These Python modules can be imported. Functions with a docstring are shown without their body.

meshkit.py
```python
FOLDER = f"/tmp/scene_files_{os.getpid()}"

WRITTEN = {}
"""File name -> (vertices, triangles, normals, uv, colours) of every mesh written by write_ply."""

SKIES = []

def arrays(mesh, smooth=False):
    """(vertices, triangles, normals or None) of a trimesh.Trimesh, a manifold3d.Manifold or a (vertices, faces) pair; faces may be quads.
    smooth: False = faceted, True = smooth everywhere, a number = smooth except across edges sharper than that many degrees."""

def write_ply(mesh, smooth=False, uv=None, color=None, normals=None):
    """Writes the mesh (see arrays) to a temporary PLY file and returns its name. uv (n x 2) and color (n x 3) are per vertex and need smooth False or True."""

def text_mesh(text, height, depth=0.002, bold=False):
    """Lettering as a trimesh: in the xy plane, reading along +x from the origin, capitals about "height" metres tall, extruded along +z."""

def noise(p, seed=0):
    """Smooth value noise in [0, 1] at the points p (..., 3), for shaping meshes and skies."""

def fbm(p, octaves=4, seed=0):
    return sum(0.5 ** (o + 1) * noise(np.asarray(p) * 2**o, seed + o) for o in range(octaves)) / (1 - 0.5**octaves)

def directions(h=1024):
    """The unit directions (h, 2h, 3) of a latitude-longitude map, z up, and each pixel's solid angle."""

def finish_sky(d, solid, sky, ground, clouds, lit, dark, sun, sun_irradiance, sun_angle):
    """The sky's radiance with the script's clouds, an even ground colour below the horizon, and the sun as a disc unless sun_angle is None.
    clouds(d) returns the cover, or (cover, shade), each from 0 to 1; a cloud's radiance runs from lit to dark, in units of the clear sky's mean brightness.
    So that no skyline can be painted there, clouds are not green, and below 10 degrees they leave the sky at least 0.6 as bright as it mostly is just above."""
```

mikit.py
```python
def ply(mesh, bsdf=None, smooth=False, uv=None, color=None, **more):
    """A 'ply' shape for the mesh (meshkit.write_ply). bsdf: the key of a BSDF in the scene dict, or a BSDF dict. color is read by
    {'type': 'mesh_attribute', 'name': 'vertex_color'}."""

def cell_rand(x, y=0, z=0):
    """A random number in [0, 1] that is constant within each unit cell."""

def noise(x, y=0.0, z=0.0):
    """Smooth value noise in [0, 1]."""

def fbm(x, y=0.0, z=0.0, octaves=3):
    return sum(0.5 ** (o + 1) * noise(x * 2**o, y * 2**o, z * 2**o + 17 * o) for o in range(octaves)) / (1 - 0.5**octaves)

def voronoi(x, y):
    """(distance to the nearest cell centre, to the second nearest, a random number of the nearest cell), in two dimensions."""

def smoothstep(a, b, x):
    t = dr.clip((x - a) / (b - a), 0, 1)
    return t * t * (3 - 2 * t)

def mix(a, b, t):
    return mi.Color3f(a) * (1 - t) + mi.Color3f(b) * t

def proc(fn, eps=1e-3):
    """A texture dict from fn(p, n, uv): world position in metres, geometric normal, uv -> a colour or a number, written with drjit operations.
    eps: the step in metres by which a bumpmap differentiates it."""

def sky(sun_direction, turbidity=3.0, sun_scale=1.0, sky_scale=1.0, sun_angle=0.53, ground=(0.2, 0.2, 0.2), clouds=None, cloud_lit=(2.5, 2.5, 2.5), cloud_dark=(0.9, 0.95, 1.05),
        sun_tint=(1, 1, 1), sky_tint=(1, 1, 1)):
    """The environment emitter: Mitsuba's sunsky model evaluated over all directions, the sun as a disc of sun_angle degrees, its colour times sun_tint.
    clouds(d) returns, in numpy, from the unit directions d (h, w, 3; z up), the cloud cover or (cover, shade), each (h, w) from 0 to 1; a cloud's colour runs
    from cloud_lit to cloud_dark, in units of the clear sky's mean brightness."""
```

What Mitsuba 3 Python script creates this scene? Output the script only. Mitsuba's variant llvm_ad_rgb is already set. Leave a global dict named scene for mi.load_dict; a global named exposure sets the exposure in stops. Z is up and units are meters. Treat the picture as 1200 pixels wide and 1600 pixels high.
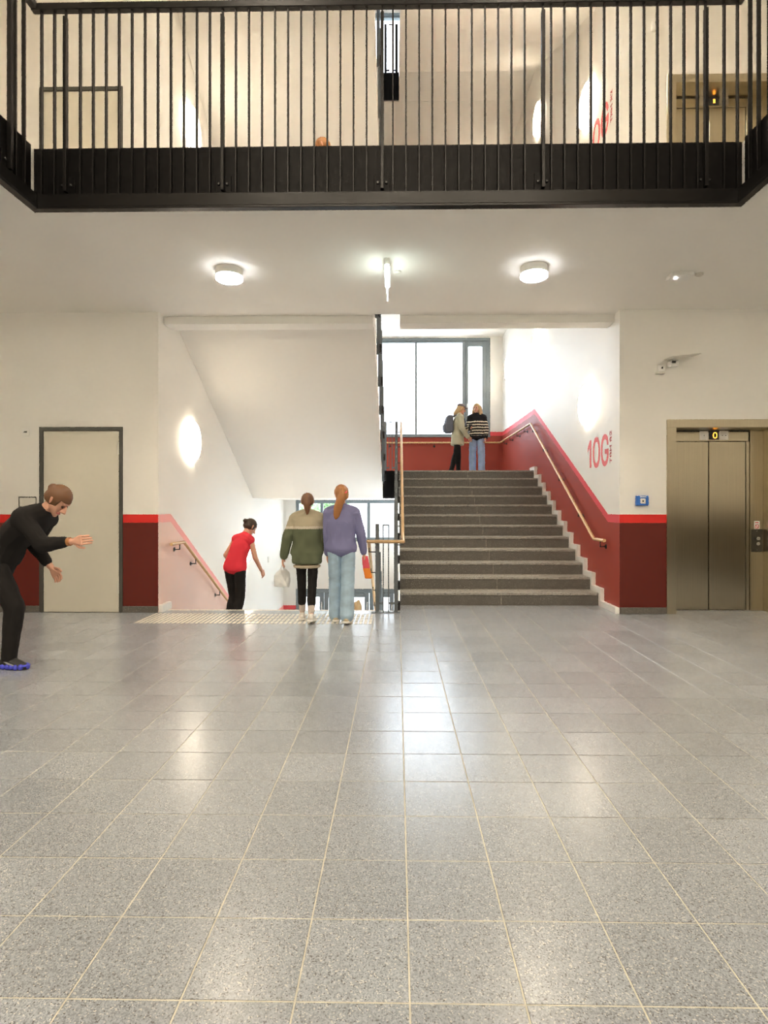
import math, random
import numpy as np, trimesh, drjit as dr, mitsuba as mi, mikit, meshkit
import manifold3d as m3
from shapely.geometry import Polygon, box as sbox
from shapely.ops import unary_union
T = mi.ScalarTransform4f
PI = math.pi
rng = random.Random(7)
scene, labels = {}, {}

# ------------------------------------------------------------------ camera, sky, exposure
exposure = 0.15
YAW = math.radians(0.9)
scene['camera'] = {
    'type': 'perspective', 'fov': 2 * math.degrees(math.atan(600 / 895.0)), 'fov_axis': 'x', 'near_clip': 0.05, 'far_clip': 400.0,
    'principal_point_offset_x': (600 - 606.7) / 1200.0, 'principal_point_offset_y': (800 - 792) / 1600.0,
    'to_world': T().look_at(origin=[0, 0, 1.3], target=[-math.sin(YAW), math.cos(YAW), 1.3], up=[0, 0, 1])}


def overcast(d):
    n = meshkit.fbm(d * 3.0, 3, 5)
    return np.full(d.shape[:2], 1.0) * 0.97, 0.25 * n


scene['sky'] = mikit.sky((0.35, -0.45, 0.75), turbidity=5.0, sun_scale=0.0, sky_scale=25.0, ground=(0.45, 0.45, 0.43), clouds=overcast,
                         cloud_lit=(2.05, 2.35, 2.65), cloud_dark=(1.5, 1.75, 2.0))
WARM = (1.0, 0.865, 0.67)          # colour of the lamps
L_CEIL, L_DISC, L_ADDED = 90.0, 17.0, 85.0    # radiance of ceiling lamps, wall discs, added unseen hall discs

# ------------------------------------------------------------------ constants of the building (metres)
CEIL, FLOOR1, STOREY = 3.695, 4.19, 4.19
WY = 7.0                            # face of the end walls
XL, XR = -2.94, 2.70                # faces of the stair walls
WELL0, WELL1 = -0.305, 0.036        # the stair well between the flights
YB = 14.75                          # face of the rear stair wall
R0, RUN, RISE, NR = 7.577, 0.325, 0.1675, 12   # right flight
LAND = RISE * NR
VX0, VX1, VY = -2.94, 2.735, 4.60   # the void
DOWN_Y, DOWN_RUN, DOWN_RISE, DOWN_N = 7.20, 0.29, 0.1633, 15
LOWL = -DOWN_RISE * DOWN_N
REAR = -5.0
HX = 6.0


# ------------------------------------------------------------------ materials
def rgb(*c):
    return {'type': 'rgb', 'value': list(c)}


def pr(color, rough=0.5, spec=0.5, **k):
    return {'type': 'twosided', 'bsdf': {'type': 'principled', 'base_color': color if isinstance(color, dict) else rgb(*color), 'roughness': rough, 'specular': spec, **k}}


V3 = mi.Color3f
WHITE = (0.83, 0.81, 0.765)


def plaster_fn(p, n, uv):
    return V3(*WHITE) * (0.985 + 0.03 * mikit.noise(p.x * 1.3, p.y * 1.3, p.z * 1.3))


def storey(z):
    return dr.select(z > CEIL, z - STOREY, z)


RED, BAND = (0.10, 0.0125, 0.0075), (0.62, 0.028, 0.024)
GLARE_PINK, GLARE_BAND = (0.80, 0.58, 0.51), (0.84, 0.36, 0.33)  # dado red of the left stair wall, with glare painted in as pink


def paint(p, d, red, band):
    """white wall with a painted dado whose top edge lies at height d above p: band on top, darker field under it"""
    c = plaster_fn(p, None, None)
    g = 0.96 + 0.08 * mikit.noise(p.x * 2.1, p.y * 2.1, p.z * 2.1)
    c = dr.select(p.z < d, V3(*band), c)
    return dr.select(p.z < d - 0.102, V3(*red) * g, c)


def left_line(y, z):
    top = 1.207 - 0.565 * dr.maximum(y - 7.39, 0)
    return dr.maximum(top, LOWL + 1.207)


def end_left_fn(p, n, uv):
    s = storey(p.z)
    a = paint(mi.Point3f(p.x, p.y, s), mi.Float(1.207), RED, BAND)
    b = paint(mi.Point3f(p.x, p.y, s), left_line(p.y, s), GLARE_PINK, GLARE_BAND)
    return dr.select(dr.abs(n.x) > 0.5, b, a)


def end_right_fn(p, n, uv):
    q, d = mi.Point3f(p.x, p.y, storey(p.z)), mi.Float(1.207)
    return dr.select(dr.abs(n.x) > 0.5, paint(q, d, DAYLIT_RED, DAYLIT_BAND), paint(q, d, RED, BAND))


def hall_fn(p, n, uv):  # unseen dado, added to give the lift steel a dark reflection
    return paint(mi.Point3f(p.x, p.y, storey(p.z)), mi.Float(1.207), (0.045, 0.03, 0.016), (0.09, 0.06, 0.03))


def right_line(y):
    return 1.207 + dr.clip((y - 7.384) * 0.515, 0, LAND + 0.01)


DAYLIT_RED, DAYLIT_BAND = (0.30, 0.050, 0.033), (0.68, 0.085, 0.10)  # lighter copy of the dado red, stairwell daylight put into the colour


def stair_right_fn(p, n, uv):
    w = p.z - right_line(p.y) + 1.207
    return paint(mi.Point3f(p.x, p.y, w - STOREY * dr.floor(w / STOREY)), mi.Float(1.207), DAYLIT_RED, DAYLIT_BAND)


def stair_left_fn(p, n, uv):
    return paint(p, left_line(p.y, p.z), GLARE_PINK, GLARE_BAND)


def back_fn(p, n, uv):
    lo = paint(p, mi.Float(LOWL + 1.207), DAYLIT_RED, DAYLIT_BAND)
    hi = paint(mi.Point3f(p.x, p.y, dr.select(p.z > 5.66, 9.0, p.z)), mi.Float(LAND + 1.217), DAYLIT_RED, DAYLIT_BAND)
    return dr.select(p.z > 1.75, hi, lo)


def terrazzo(base, spread, size, tint):
    def fn(p, n, uv):
        a, b, r = mikit.voronoi(p.x / size + p.z * 37, p.y / size + p.z * 91)
        q = mikit.noise(p.x * 900, p.y * 900, p.z * 900)
        big = mikit.fbm(p.x * 2.3, p.y * 2.3, 3.0)
        k = 1 + spread * (r - 0.5) * 2 + 0.22 * (q - 0.5) + 0.16 * (big - 0.5)
        c = V3(*base) * k * tint
        c = dr.select(r > 0.95, V3(0.46, 0.455, 0.44) * tint, c)
        return dr.select(r < 0.05, V3(0.10, 0.10, 0.105), c)
    return fn


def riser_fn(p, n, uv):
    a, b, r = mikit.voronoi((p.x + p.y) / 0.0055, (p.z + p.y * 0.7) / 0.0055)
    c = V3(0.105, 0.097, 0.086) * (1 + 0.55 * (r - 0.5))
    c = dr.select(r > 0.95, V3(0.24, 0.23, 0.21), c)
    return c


def steel_fn(p, n, uv):
    return V3(0.58, 0.515, 0.385) * (0.94 + 0.12 * mikit.noise(p.x * 420, p.y * 420, p.z * 2.5))


def wood_fn(p, n, uv):
    g = mikit.fbm(p.x * 60, p.y * 4, p.z * 25)
    return mikit.mix((0.60, 0.37, 0.17), (0.74, 0.52, 0.28), g)


def grout_fn(p, n, uv):
    return V3(0.50, 0.475, 0.40) * (0.85 + 0.3 * mikit.noise(p.x * 25, p.y * 25, p.z))


def stripe_fn(p, n, uv):
    k = (p.z - LAND) / 0.062
    on = (k - dr.floor(k) < 0.48) & (p.z > LAND + 0.83) & (p.z < LAND + 1.17)
    return dr.select(on, V3(0.80, 0.74, 0.64), V3(0.012, 0.012, 0.014))


def denim_fn(base):
    def fn(p, n, uv):
        return V3(*base) * (0.72 + 0.56 * mikit.fbm(p.x * 9, p.y * 9, p.z * 14))
    return fn


def jacket_fn(p, n, uv):
    c = V3(0.112, 0.128, 0.078) * (0.8 + 0.4 * mikit.noise(p.x * 12, p.y * 12, p.z * 9))
    c = dr.select(p.z > 1.075, V3(0.40, 0.35, 0.25), c)
    return dr.select((p.z > 1.05) & (p.z < 1.08), V3(0.56, 0.51, 0.42), c)


def leaf_fn(p, n, uv):
    return V3(0.20, 0.32, 0.15) * (0.6 + 0.9 * mikit.noise(p.x * 3, p.y * 3, p.z * 3))


P = mikit.proc
MATS = {
    'plaster': pr(P(plaster_fn), 0.85, 0.2),
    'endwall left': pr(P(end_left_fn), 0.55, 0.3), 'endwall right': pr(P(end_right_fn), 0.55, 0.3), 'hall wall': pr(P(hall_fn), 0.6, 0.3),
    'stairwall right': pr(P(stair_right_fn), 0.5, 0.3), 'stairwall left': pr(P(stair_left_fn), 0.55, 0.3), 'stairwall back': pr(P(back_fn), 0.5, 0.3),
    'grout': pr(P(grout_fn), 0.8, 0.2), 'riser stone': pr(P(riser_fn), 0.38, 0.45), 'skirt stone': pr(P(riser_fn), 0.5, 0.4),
    'steel': pr(P(steel_fn), 0.25, 0.5, metallic=1.0, anisotropic=0.5), 'dark steel': pr((0.06, 0.055, 0.045), 0.35, 0.5, metallic=0.6),
    'wood': pr(P(wood_fn), 0.35, 0.5), 'black': pr((0.005, 0.0046, 0.0046), 0.34, 0.2), 'fascia black': pr((0.0042, 0.0038, 0.0040), 0.40, 0.07),
    'iron': pr((0.01, 0.01, 0.011), 0.4, 0.5), 'rail grey': pr((0.12, 0.137, 0.147), 0.38, 0.5), 'window grey': pr((0.19, 0.225, 0.245), 0.45, 0.4),
    'door grey': pr((0.055, 0.055, 0.048), 0.5, 0.4), 'door cream': pr((0.70, 0.665, 0.565), 0.5, 0.35), 'white': pr((0.82, 0.81, 0.78), 0.45, 0.4),
    'offwhite': pr((0.70, 0.68, 0.62), 0.5, 0.4), 'dark': pr((0.02, 0.02, 0.02), 0.5, 0.4), 'chrome': pr((0.75, 0.74, 0.72), 0.2, 0.5, metallic=1.0),
    'blue': pr((0.03, 0.14, 0.50), 0.35, 0.5), 'letter red': pr((0.72, 0.17, 0.18), 0.6, 0.3), 'letter dark red': pr((0.40, 0.07, 0.08), 0.6, 0.3), 'sign red': pr((0.55, 0.04, 0.035), 0.5, 0.3),
    'rib': pr((0.74, 0.69, 0.59), 0.4, 0.4), 'glass': {'type': 'thindielectric', 'int_ior': 1.45},
    'outside ground': pr((0.55, 0.55, 0.53), 0.9, 0.1), 'leaf': pr(P(leaf_fn), 0.7, 0.2), 'bark': pr((0.10, 0.075, 0.05), 0.9, 0.1),
    'skin': pr((0.66, 0.36, 0.25), 0.5, 0.4), 'lips': pr((0.50, 0.17, 0.15), 0.5, 0.4), 'eye': pr((0.03, 0.02, 0.015), 0.2, 0.5),
    'hair brown': pr((0.14, 0.065, 0.03), 0.5, 0.4), 'hair ginger': pr((0.36, 0.155, 0.055), 0.5, 0.4), 'hair blond': pr((0.52, 0.36, 0.19), 0.5, 0.4), 'hair dark': pr((0.035, 0.022, 0.015), 0.5, 0.4),
    'jacket cloth': pr(P(jacket_fn), 0.85, 0.2), 'green cloth': pr((0.125, 0.15, 0.085), 0.85, 0.2), 'beige cloth': pr((0.50, 0.42, 0.31), 0.85, 0.2), 'purple cloth': pr((0.20, 0.20, 0.36), 0.85, 0.2),
    'black cloth': pr((0.010, 0.009, 0.009), 0.85, 0.2), 'red cloth': pr((0.62, 0.035, 0.055), 0.8, 0.2), 'khaki cloth': pr((0.50, 0.47, 0.34), 0.85, 0.2),
    'stripe cloth': pr(P(stripe_fn), 0.85, 0.2), 'pale denim': pr(P(denim_fn((0.37, 0.50, 0.62))), 0.9, 0.15), 'blue denim': pr(P(denim_fn((0.36, 0.47, 0.68))), 0.9, 0.15),
    'grey cloth': pr((0.13, 0.14, 0.17), 0.85, 0.2), 'cap cloth': pr((0.20, 0.17, 0.18), 0.85, 0.2), 'white cloth': pr((0.78, 0.76, 0.72), 0.7, 0.3), 'sock': pr((0.55, 0.47, 0.42), 0.85, 0.2),
    'shoe white': pr((0.72, 0.68, 0.63), 0.5, 0.4), 'shoe beige': pr((0.58, 0.49, 0.33), 0.6, 0.3), 'sole blue': pr((0.06, 0.07, 0.55), 0.35, 0.5), 'silver': pr((0.6, 0.6, 0.6), 0.3, 0.5, metallic=0.8),
    'pouch pink': pr((0.80, 0.10, 0.14), 0.5, 0.4), 'pouch orange': pr((0.85, 0.25, 0.03), 0.5, 0.4), 'bag plastic': pr((0.78, 0.79, 0.79), 0.35, 0.5),
    'lamp body': pr((0.75, 0.72, 0.66), 0.5, 0.4),
}
M = {}
for k, v in MATS.items():
    M[k] = 'material ' + k
    scene[M[k]] = v
TINTS = [0.93, 1.0, 1.06, 0.97]
for i, t in enumerate(TINTS):
    M['tile%d' % i] = 'material floor tile %d' % i
    scene[M['tile%d' % i]] = pr(P(terrazzo((0.240, 0.258, 0.284), 0.34, 0.0038, t)), 0.24, 0.75)
M['tread'] = 'material tread stone'
scene[M['tread']] = pr(P(terrazzo((0.30, 0.285, 0.255), 0.4, 0.008, 1.0)), 0.4, 0.4)


# ------------------------------------------------------------------ scene helpers
def numbered(name):
    if name not in labels and name not in scene and not any(k.startswith(name + '__') for k in scene):
        return name
    i = 1
    while True:
        k = '%s_%03d' % (name, i)
        if k not in labels and k not in scene and not any(q.startswith(k + '__') for q in scene):
            return k
        i += 1


def thing(name, label, cat, group=None, kind=None):
    key = numbered(name)
    labels[key] = {'label': label, 'category': cat}
    if group: labels[key]['group'] = group
    if kind: labels[key]['kind'] = kind
    return key


def struct(name, label, cat):
    return thing(name, label, cat, kind='structure')


used = {}


def part(parent, name, mesh, mat, smooth=False, label=None, kind=None, emit=None, **more):
    base = parent + '__' + name
    n = used.get(base, 0)
    used[base] = n + 1
    key = base if n == 0 else '%s_%03d' % (base, n)
    d = mesh if isinstance(mesh, dict) else mikit.ply(mesh, M[mat], smooth=smooth)
    d = dict(d, **more)
    if emit is not None: d['emitter'] = {'type': 'area', 'radiance': rgb(*emit)}
    scene[key] = d
    e = {}
    if label: e['label'] = label
    if kind: e['kind'] = kind
    if e: labels[key] = e
    return key


def own(key, mesh, mat, smooth=False, emit=None):
    d = mikit.ply(mesh, M[mat], smooth=smooth)
    if emit is not None: d['emitter'] = {'type': 'area', 'radiance': rgb(*emit)}
    scene[key] = d


def bx(x0, x1, y0, y1, z0, z1):
    m = trimesh.creation.box([abs(x1 - x0), abs(y1 - y0), abs(z1 - z0)])
    m.apply_translation([(x0 + x1) / 2, (y0 + y1) / 2, (z0 + z1) / 2])
    return m


def cbox(x0, x1, y0, y1, z0, z1, c=0.004):
    """box with chamfered edges"""
    v = []
    for i, a in enumerate((x0, x1)):
        for j, b in enumerate((y0, y1)):
            for k, e in enumerate((z0, z1)):
                sx, sy, sz = (1 if i == 0 else -1), (1 if j == 0 else -1), (1 if k == 0 else -1)
                v += [(a, b + sy * c, e + sz * c), (a + sx * c, b, e + sz * c), (a + sx * c, b + sy * c, e)]
    return trimesh.Trimesh(np.array(v)).convex_hull


def cat(*ms):
    return trimesh.util.concatenate([m for m in ms])


def prism_x(poly, x0, x1):
    """polygon in (y, z) extruded along x"""
    m = prism_z(Polygon(poly) if isinstance(poly, list) else poly, 0, x1 - x0)
    v = m.vertices
    m.vertices = np.stack([v[:, 2] + x0, v[:, 0], v[:, 1]], 1)
    return m


def prism_y(poly, y0, y1):
    """polygon in (x, z) extruded along y"""
    m = prism_z(Polygon(poly) if isinstance(poly, list) else poly, 0, y1 - y0)
    v = m.vertices
    m.vertices = np.stack([v[:, 0], y0 + v[:, 2], v[:, 1]], 1)
    m.invert()
    return m


def prism_z(poly, z0, z1):
    ps = getattr(poly, 'geoms', [poly])
    out = [trimesh.creation.extrude_polygon(q, z1 - z0, engine='earcut') for q in ps]
    m = trimesh.util.concatenate(out)
    m.apply_translation([0, 0, z0])
    return m


def lathe(profile, at, axis=(0, 0, 1), n=40):
    m = trimesh.creation.revolve(np.array(profile, float), sections=n)
    m.apply_transform(trimesh.geometry.align_vectors([0, 0, 1], axis))
    m.apply_translation(at)
    return m


def tube(path, r, n=10, closed_ends=True):
    """round bar along a polyline with mitred corners"""
    p = np.array(path, float)
    t = [p[1] - p[0]] + [None] * (len(p) - 2) + [p[-1] - p[-2]]
    d = [(p[i + 1] - p[i]) / np.linalg.norm(p[i + 1] - p[i]) for i in range(len(p) - 1)]
    ref = np.array([1.0, 0, 0]) if all(abs(q[0]) < 0.9 for q in d) else np.array([0, 0, 1.0]) if all(abs(q[2]) < 0.9 for q in d) else np.array([0.3, 0.5, 0.8])
    rings = []
    for i in range(len(p)):
        a = d[max(i - 1, 0)]
        b = d[min(i, len(d) - 1)]
        tn = (a + b) / np.linalg.norm(a + b)
        k = 1 / max(0.4, float(np.dot(tn, a)))
        u = np.cross(tn, ref); u /= np.linalg.norm(u)
        w = np.cross(tn, u)
        bend = b - a
        ring = []
        for j in range(n):
            o = math.cos(2 * PI * j / n) * u + math.sin(2 * PI * j / n) * w
            if np.linalg.norm(bend) > 1e-6:
                e = bend - tn * np.dot(bend, tn)
                e /= max(np.linalg.norm(e), 1e-9)
                o = o + e * np.dot(o, e) * (k - 1)
            ring.append(p[i] + o * r)
        rings.append(ring)
    v = np.array(rings).reshape(-1, 3)
    f = []
    for i in range(len(p) - 1):
        for j in range(n):
            a, b = i * n + j, i * n + (j + 1) % n
            f += [[a, b, b + n], [a, b + n, a + n]]
    c0, c1 = len(v), len(v) + 1
    v = np.vstack([v, p[0], p[-1]])
    for j in range(n):
        f += [[c0, (j + 1) % n, j], [c1, (len(p) - 1) * n + j, (len(p) - 1) * n + (j + 1) % n]]
    m = trimesh.Trimesh(v, np.array(f), process=False)
    trimesh.repair.fix_normals(m)
    return m


# ================================================================== SETTING
DOOR = (-4.415, -3.378, 2.285)      # outer edges of the door frame and its top
LIFT = (3.265, 4.95, 2.36)
# ---- floor: grout bed with single tiles
TX, TY, TS, GAP = 0.033, 2.108, 0.3026, 0.005
fl = struct('floor', 'grey speckled stone tile floor with pale joints filling the hall', 'floor')
bed = unary_union([sbox(-HX, REAR, HX, WY), sbox(XL, WY, WELL1, DOWN_Y), sbox(WELL1, WY, XR, R0 + 0.3), sbox(3.27, WY, 4.94, 7.3), sbox(DOOR[0], WY, DOOR[1], WY + .2)])
part(fl, 'bed', prism_z(bed, -0.30, -0.0025), 'grout')


def tile_mesh(x0, x1, y0, y1):
    c = 0.0015
    m = trimesh.Trimesh([(x0, y0, -c), (x1, y0, -c), (x1, y1, -c), (x0, y1, -c), (x0 + c, y0 + c, 0), (x1 - c, y0 + c, 0), (x1 - c, y1 - c, 0), (x0 + c, y1 - c, 0),
                         (x0, y0, -.004), (x1, y0, -.004), (x1, y1, -.004), (x0, y1, -.004)],
                        [[4, 5, 6], [4, 6, 7], [0, 1, 5], [0, 5, 4], [1, 2, 6], [1, 6, 5], [2, 3, 7], [2, 7, 6], [3, 0, 4], [3, 4, 7],
                         [8, 9, 1], [8, 1, 0], [9, 10, 2], [9, 2, 1], [10, 11, 3], [10, 3, 2], [11, 8, 0], [11, 0, 3]], process=False)
    return m


tiles = []
cells = [sbox(-HX, REAR, HX, WY - 0.001), sbox(XL, WY - 0.001, WELL1, DOWN_Y - 0.04), sbox(WELL1, WY - 0.001, XR, R0 + 0.02), sbox(3.46, WY - .001, 4.60, 7.24)]
area = unary_union(cells)
for i in range(-21, 21):
    for j in range(-24, 19):
        x0, y0 = TX + i * TS, TY + j * TS
        q = sbox(x0 + GAP / 2, y0 + GAP / 2, x0 + TS - GAP / 2, y0 + TS - GAP / 2).intersection(area)
        for g in getattr(q, 'geoms', [q]):
            if g.is_empty or g.area < 0.002: continue
            a, b, c, d = g.bounds
            xm, ym = (a + c) / 2, (b + d) / 2
            vis = ym > 1.35 and abs((xm + 0.0157 * ym)) < 0.69 * ym + 0.1
            tiles.append((not vis, ym, a, b, c, d))
tiles.sort()
full_ply = [mikit.ply(tile_mesh(-(TS - GAP) / 2, (TS - GAP) / 2, -(TS - GAP) / 2, (TS - GAP) / 2), M['tile%d' % k]) for k in range(4)]
rest = []
for n, (hid, ym, a, b, c, d) in enumerate(tiles):
    if n < 300 and not hid:
        k = rng.randrange(4)
        tilt = T().translate([(a + c) / 2, (b + d) / 2, rng.uniform(-0.0006, 0.0004)]).rotate([1, 0, 0], rng.uniform(-.06, .06)).rotate([0, 1, 0], rng.uniform(-.06, .06))
        if abs(c - a - TS + GAP) < 1e-6 and abs(d - b - TS + GAP) < 1e-6:
            part(fl, 'tile', dict(full_ply[k], to_world=tilt), None)
        else:
            part(fl, 'tile', tile_mesh(a, c, b, d), 'tile%d' % k)
    else:
        rest.append(tile_mesh(a, c, b, d))
part(fl, 'tile_field', cat(*rest), 'tile1', kind='stuff')
part(fl, 'edge_nosing', cbox(XL, WELL0 + 0.03, DOWN_Y - 0.04, DOWN_Y + 0.02, -0.05, 0.0005), 'rib', label='pale nosing strip at the head of the descending stairs')

# ---- tactile paving at the head of the descending stairs
tp = thing('tactile_paving', 'pale ribbed tactile strip across the floor at the head of the descending stairs', 'tactile paving')
for i in range(51):
    x = -2.93 + i * 0.0525
    if x > -0.27: break
    if i < 20:
        m = cbox(x - .014, x + .014, 6.35, 6.94, 0.0, 0.004, 0.002)
    else:
        m = cat(*[cbox(x - .016, x + .016, 6.35 + k * .1487, 6.35 + k * .1487 + .118, 0.0, 0.004, 0.002) for k in range(4)])
    part(tp, 'rib', m, 'rib')

# ---- slabs
def slab_plan(void=True):
    a = sbox(-HX, REAR, HX, WY)
    if void: a = a.difference(sbox(VX0, REAR, VX1, VY))
    return unary_union([a, sbox(XL, WY - .01, WELL0, 7.5), sbox(WELL1, WY - .01, XR, R0), sbox(WELL0 - .01, WY - .01, WELL1 + .01, WY + 0.12)])


ce = struct('ceiling', 'cream plaster ceiling under the gallery with the dark steel edge of the void', 'ceiling')
part(ce, 'slab', prism_z(slab_plan(), CEIL, FLOOR1 - .005), 'plaster')
for k in (0, 1):
    c = ce if k == 0 else struct('ceiling_upper', 'white ceiling of the storey above the gallery', 'ceiling')
    z = CEIL + k * STOREY
    if k: part(c, 'slab', prism_z(slab_plan(False), z, z + 0.49), 'plaster')
    part(c, 'downstand', bx(XL + .004, WELL0, 7.16, 7.40, z - 0.099, z - .002), 'plaster')
    part(c, 'downstand', bx(WELL1, XR - .004, 7.16, 7.40, z - 0.099, z - .002), 'plaster')
rf = struct('ceiling_stairwell', 'white roof slab over the top of the stairwell', 'ceiling')
own(rf, bx(XL - .2, XR + .2, 7.0, YB + .2, 14.3, 14.5), 'plaster')

# ---- end walls (with the openings of doors and lifts)


def end_wall(x0, x1, holes, mat, key):
    z1 = 8.4
    poly = sbox(x0, 0 if x0 > 0 else 0, x1, z1)
    for h in holes: poly = poly.difference(sbox(*h))
    own(key, prism_y(poly, WY, WY + 0.2), mat)


wl = struct('wall_left', 'cream end wall with a dark red dado beside the door', 'wall')
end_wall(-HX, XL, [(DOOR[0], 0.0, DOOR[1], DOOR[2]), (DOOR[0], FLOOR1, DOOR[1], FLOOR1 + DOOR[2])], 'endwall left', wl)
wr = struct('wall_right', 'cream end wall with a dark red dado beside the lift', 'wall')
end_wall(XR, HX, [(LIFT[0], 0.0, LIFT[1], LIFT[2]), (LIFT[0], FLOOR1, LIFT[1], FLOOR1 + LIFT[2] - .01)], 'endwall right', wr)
for (x0, x1) in ((-HX, DOOR[0]), (DOOR[1], XL)):
    k = struct('baseboard_left', 'grey stone baseboard under the dado %s the door' % ('left of' if x0 < -5 else 'right of'), 'baseboard')
    own(k, cbox(x0, x1, WY - .012, WY - .0005, 0.001, 0.08, .003), 'skirt stone')
k = struct('baseboard_right', 'grey stone baseboard under the dado beside the lift', 'baseboard')
own(k, cbox(XR, LIFT[0], WY - .012, WY - .0005, 0.001, 0.08, .003), 'skirt stone')

# ---- stairwell walls
k = struct('wall_stair_left', 'white stairwell wall with a sloping red dado paled by painted glare', 'wall')
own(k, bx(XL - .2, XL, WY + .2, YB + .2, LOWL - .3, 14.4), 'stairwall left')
k = struct('wall_stair_right', 'white stairwell wall with a red dado following the stairs up', 'wall')
own(k, cat(bx(XR, XR + .2, WY + .2, YB + .2, -0.3, 14.4), bx(XR, XR + .2, WELL1 + 11, YB + .2, LOWL - .3, -0.3)), 'stairwall right')
k = struct('wall_stair_front', 'white stairwell wall above the upper gallery opening', 'wall')
own(k, bx(XL, XR, WY, WY + .15, 8.5, 14.3), 'plaster')
k = struct('wall_stair_lower', 'white wall under the hall floor at the foot of the descending stairs', 'wall')
own(k, bx(WELL1 + .0, WELL1 + .1, DOWN_Y + .5, YB, LOWL, -0.32), 'plaster')

WIN = (-2.62, 2.387, 3.09, 5.645)
DOORLO = (-2.62, -0.0, LOWL, -0.814)
LOWWIN = (-2.62, -0.0, 0.408, 1.475)
wb = struct('wall_back', 'rear stairwell wall with a red dado under wide grey windows', 'wall')
poly = sbox(XL - .2, LOWL - .3, XR + .2, 14.4)
for z in (0, 2 * STOREY):
    poly = poly.difference(sbox(WIN[0], WIN[2] + z, WIN[1], min(WIN[3] + z, 14.25)))
poly = poly.difference(sbox(DOORLO[0], DOORLO[2], DOORLO[1], DOORLO[3])).difference(sbox(LOWWIN[0], LOWWIN[2], LOWWIN[1], LOWWIN[3]))
own(wb, prism_y(poly, YB, YB + 0.25), 'stairwall back')

# ---- hall behind and beside the camera
hw = struct('wall_hall', 'cream side and rear walls of the hall with a dark brown dado added for reflections', 'wall')
own(hw, cat(bx(-HX - .2, -HX, REAR - .2, WY + .2, 0, 8.4), bx(HX, HX + .2, REAR - .2, WY + .2, 0, 8.4), bx(-HX, HX, REAR - .2, REAR, 0, 8.4)), 'hall wall')


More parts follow.
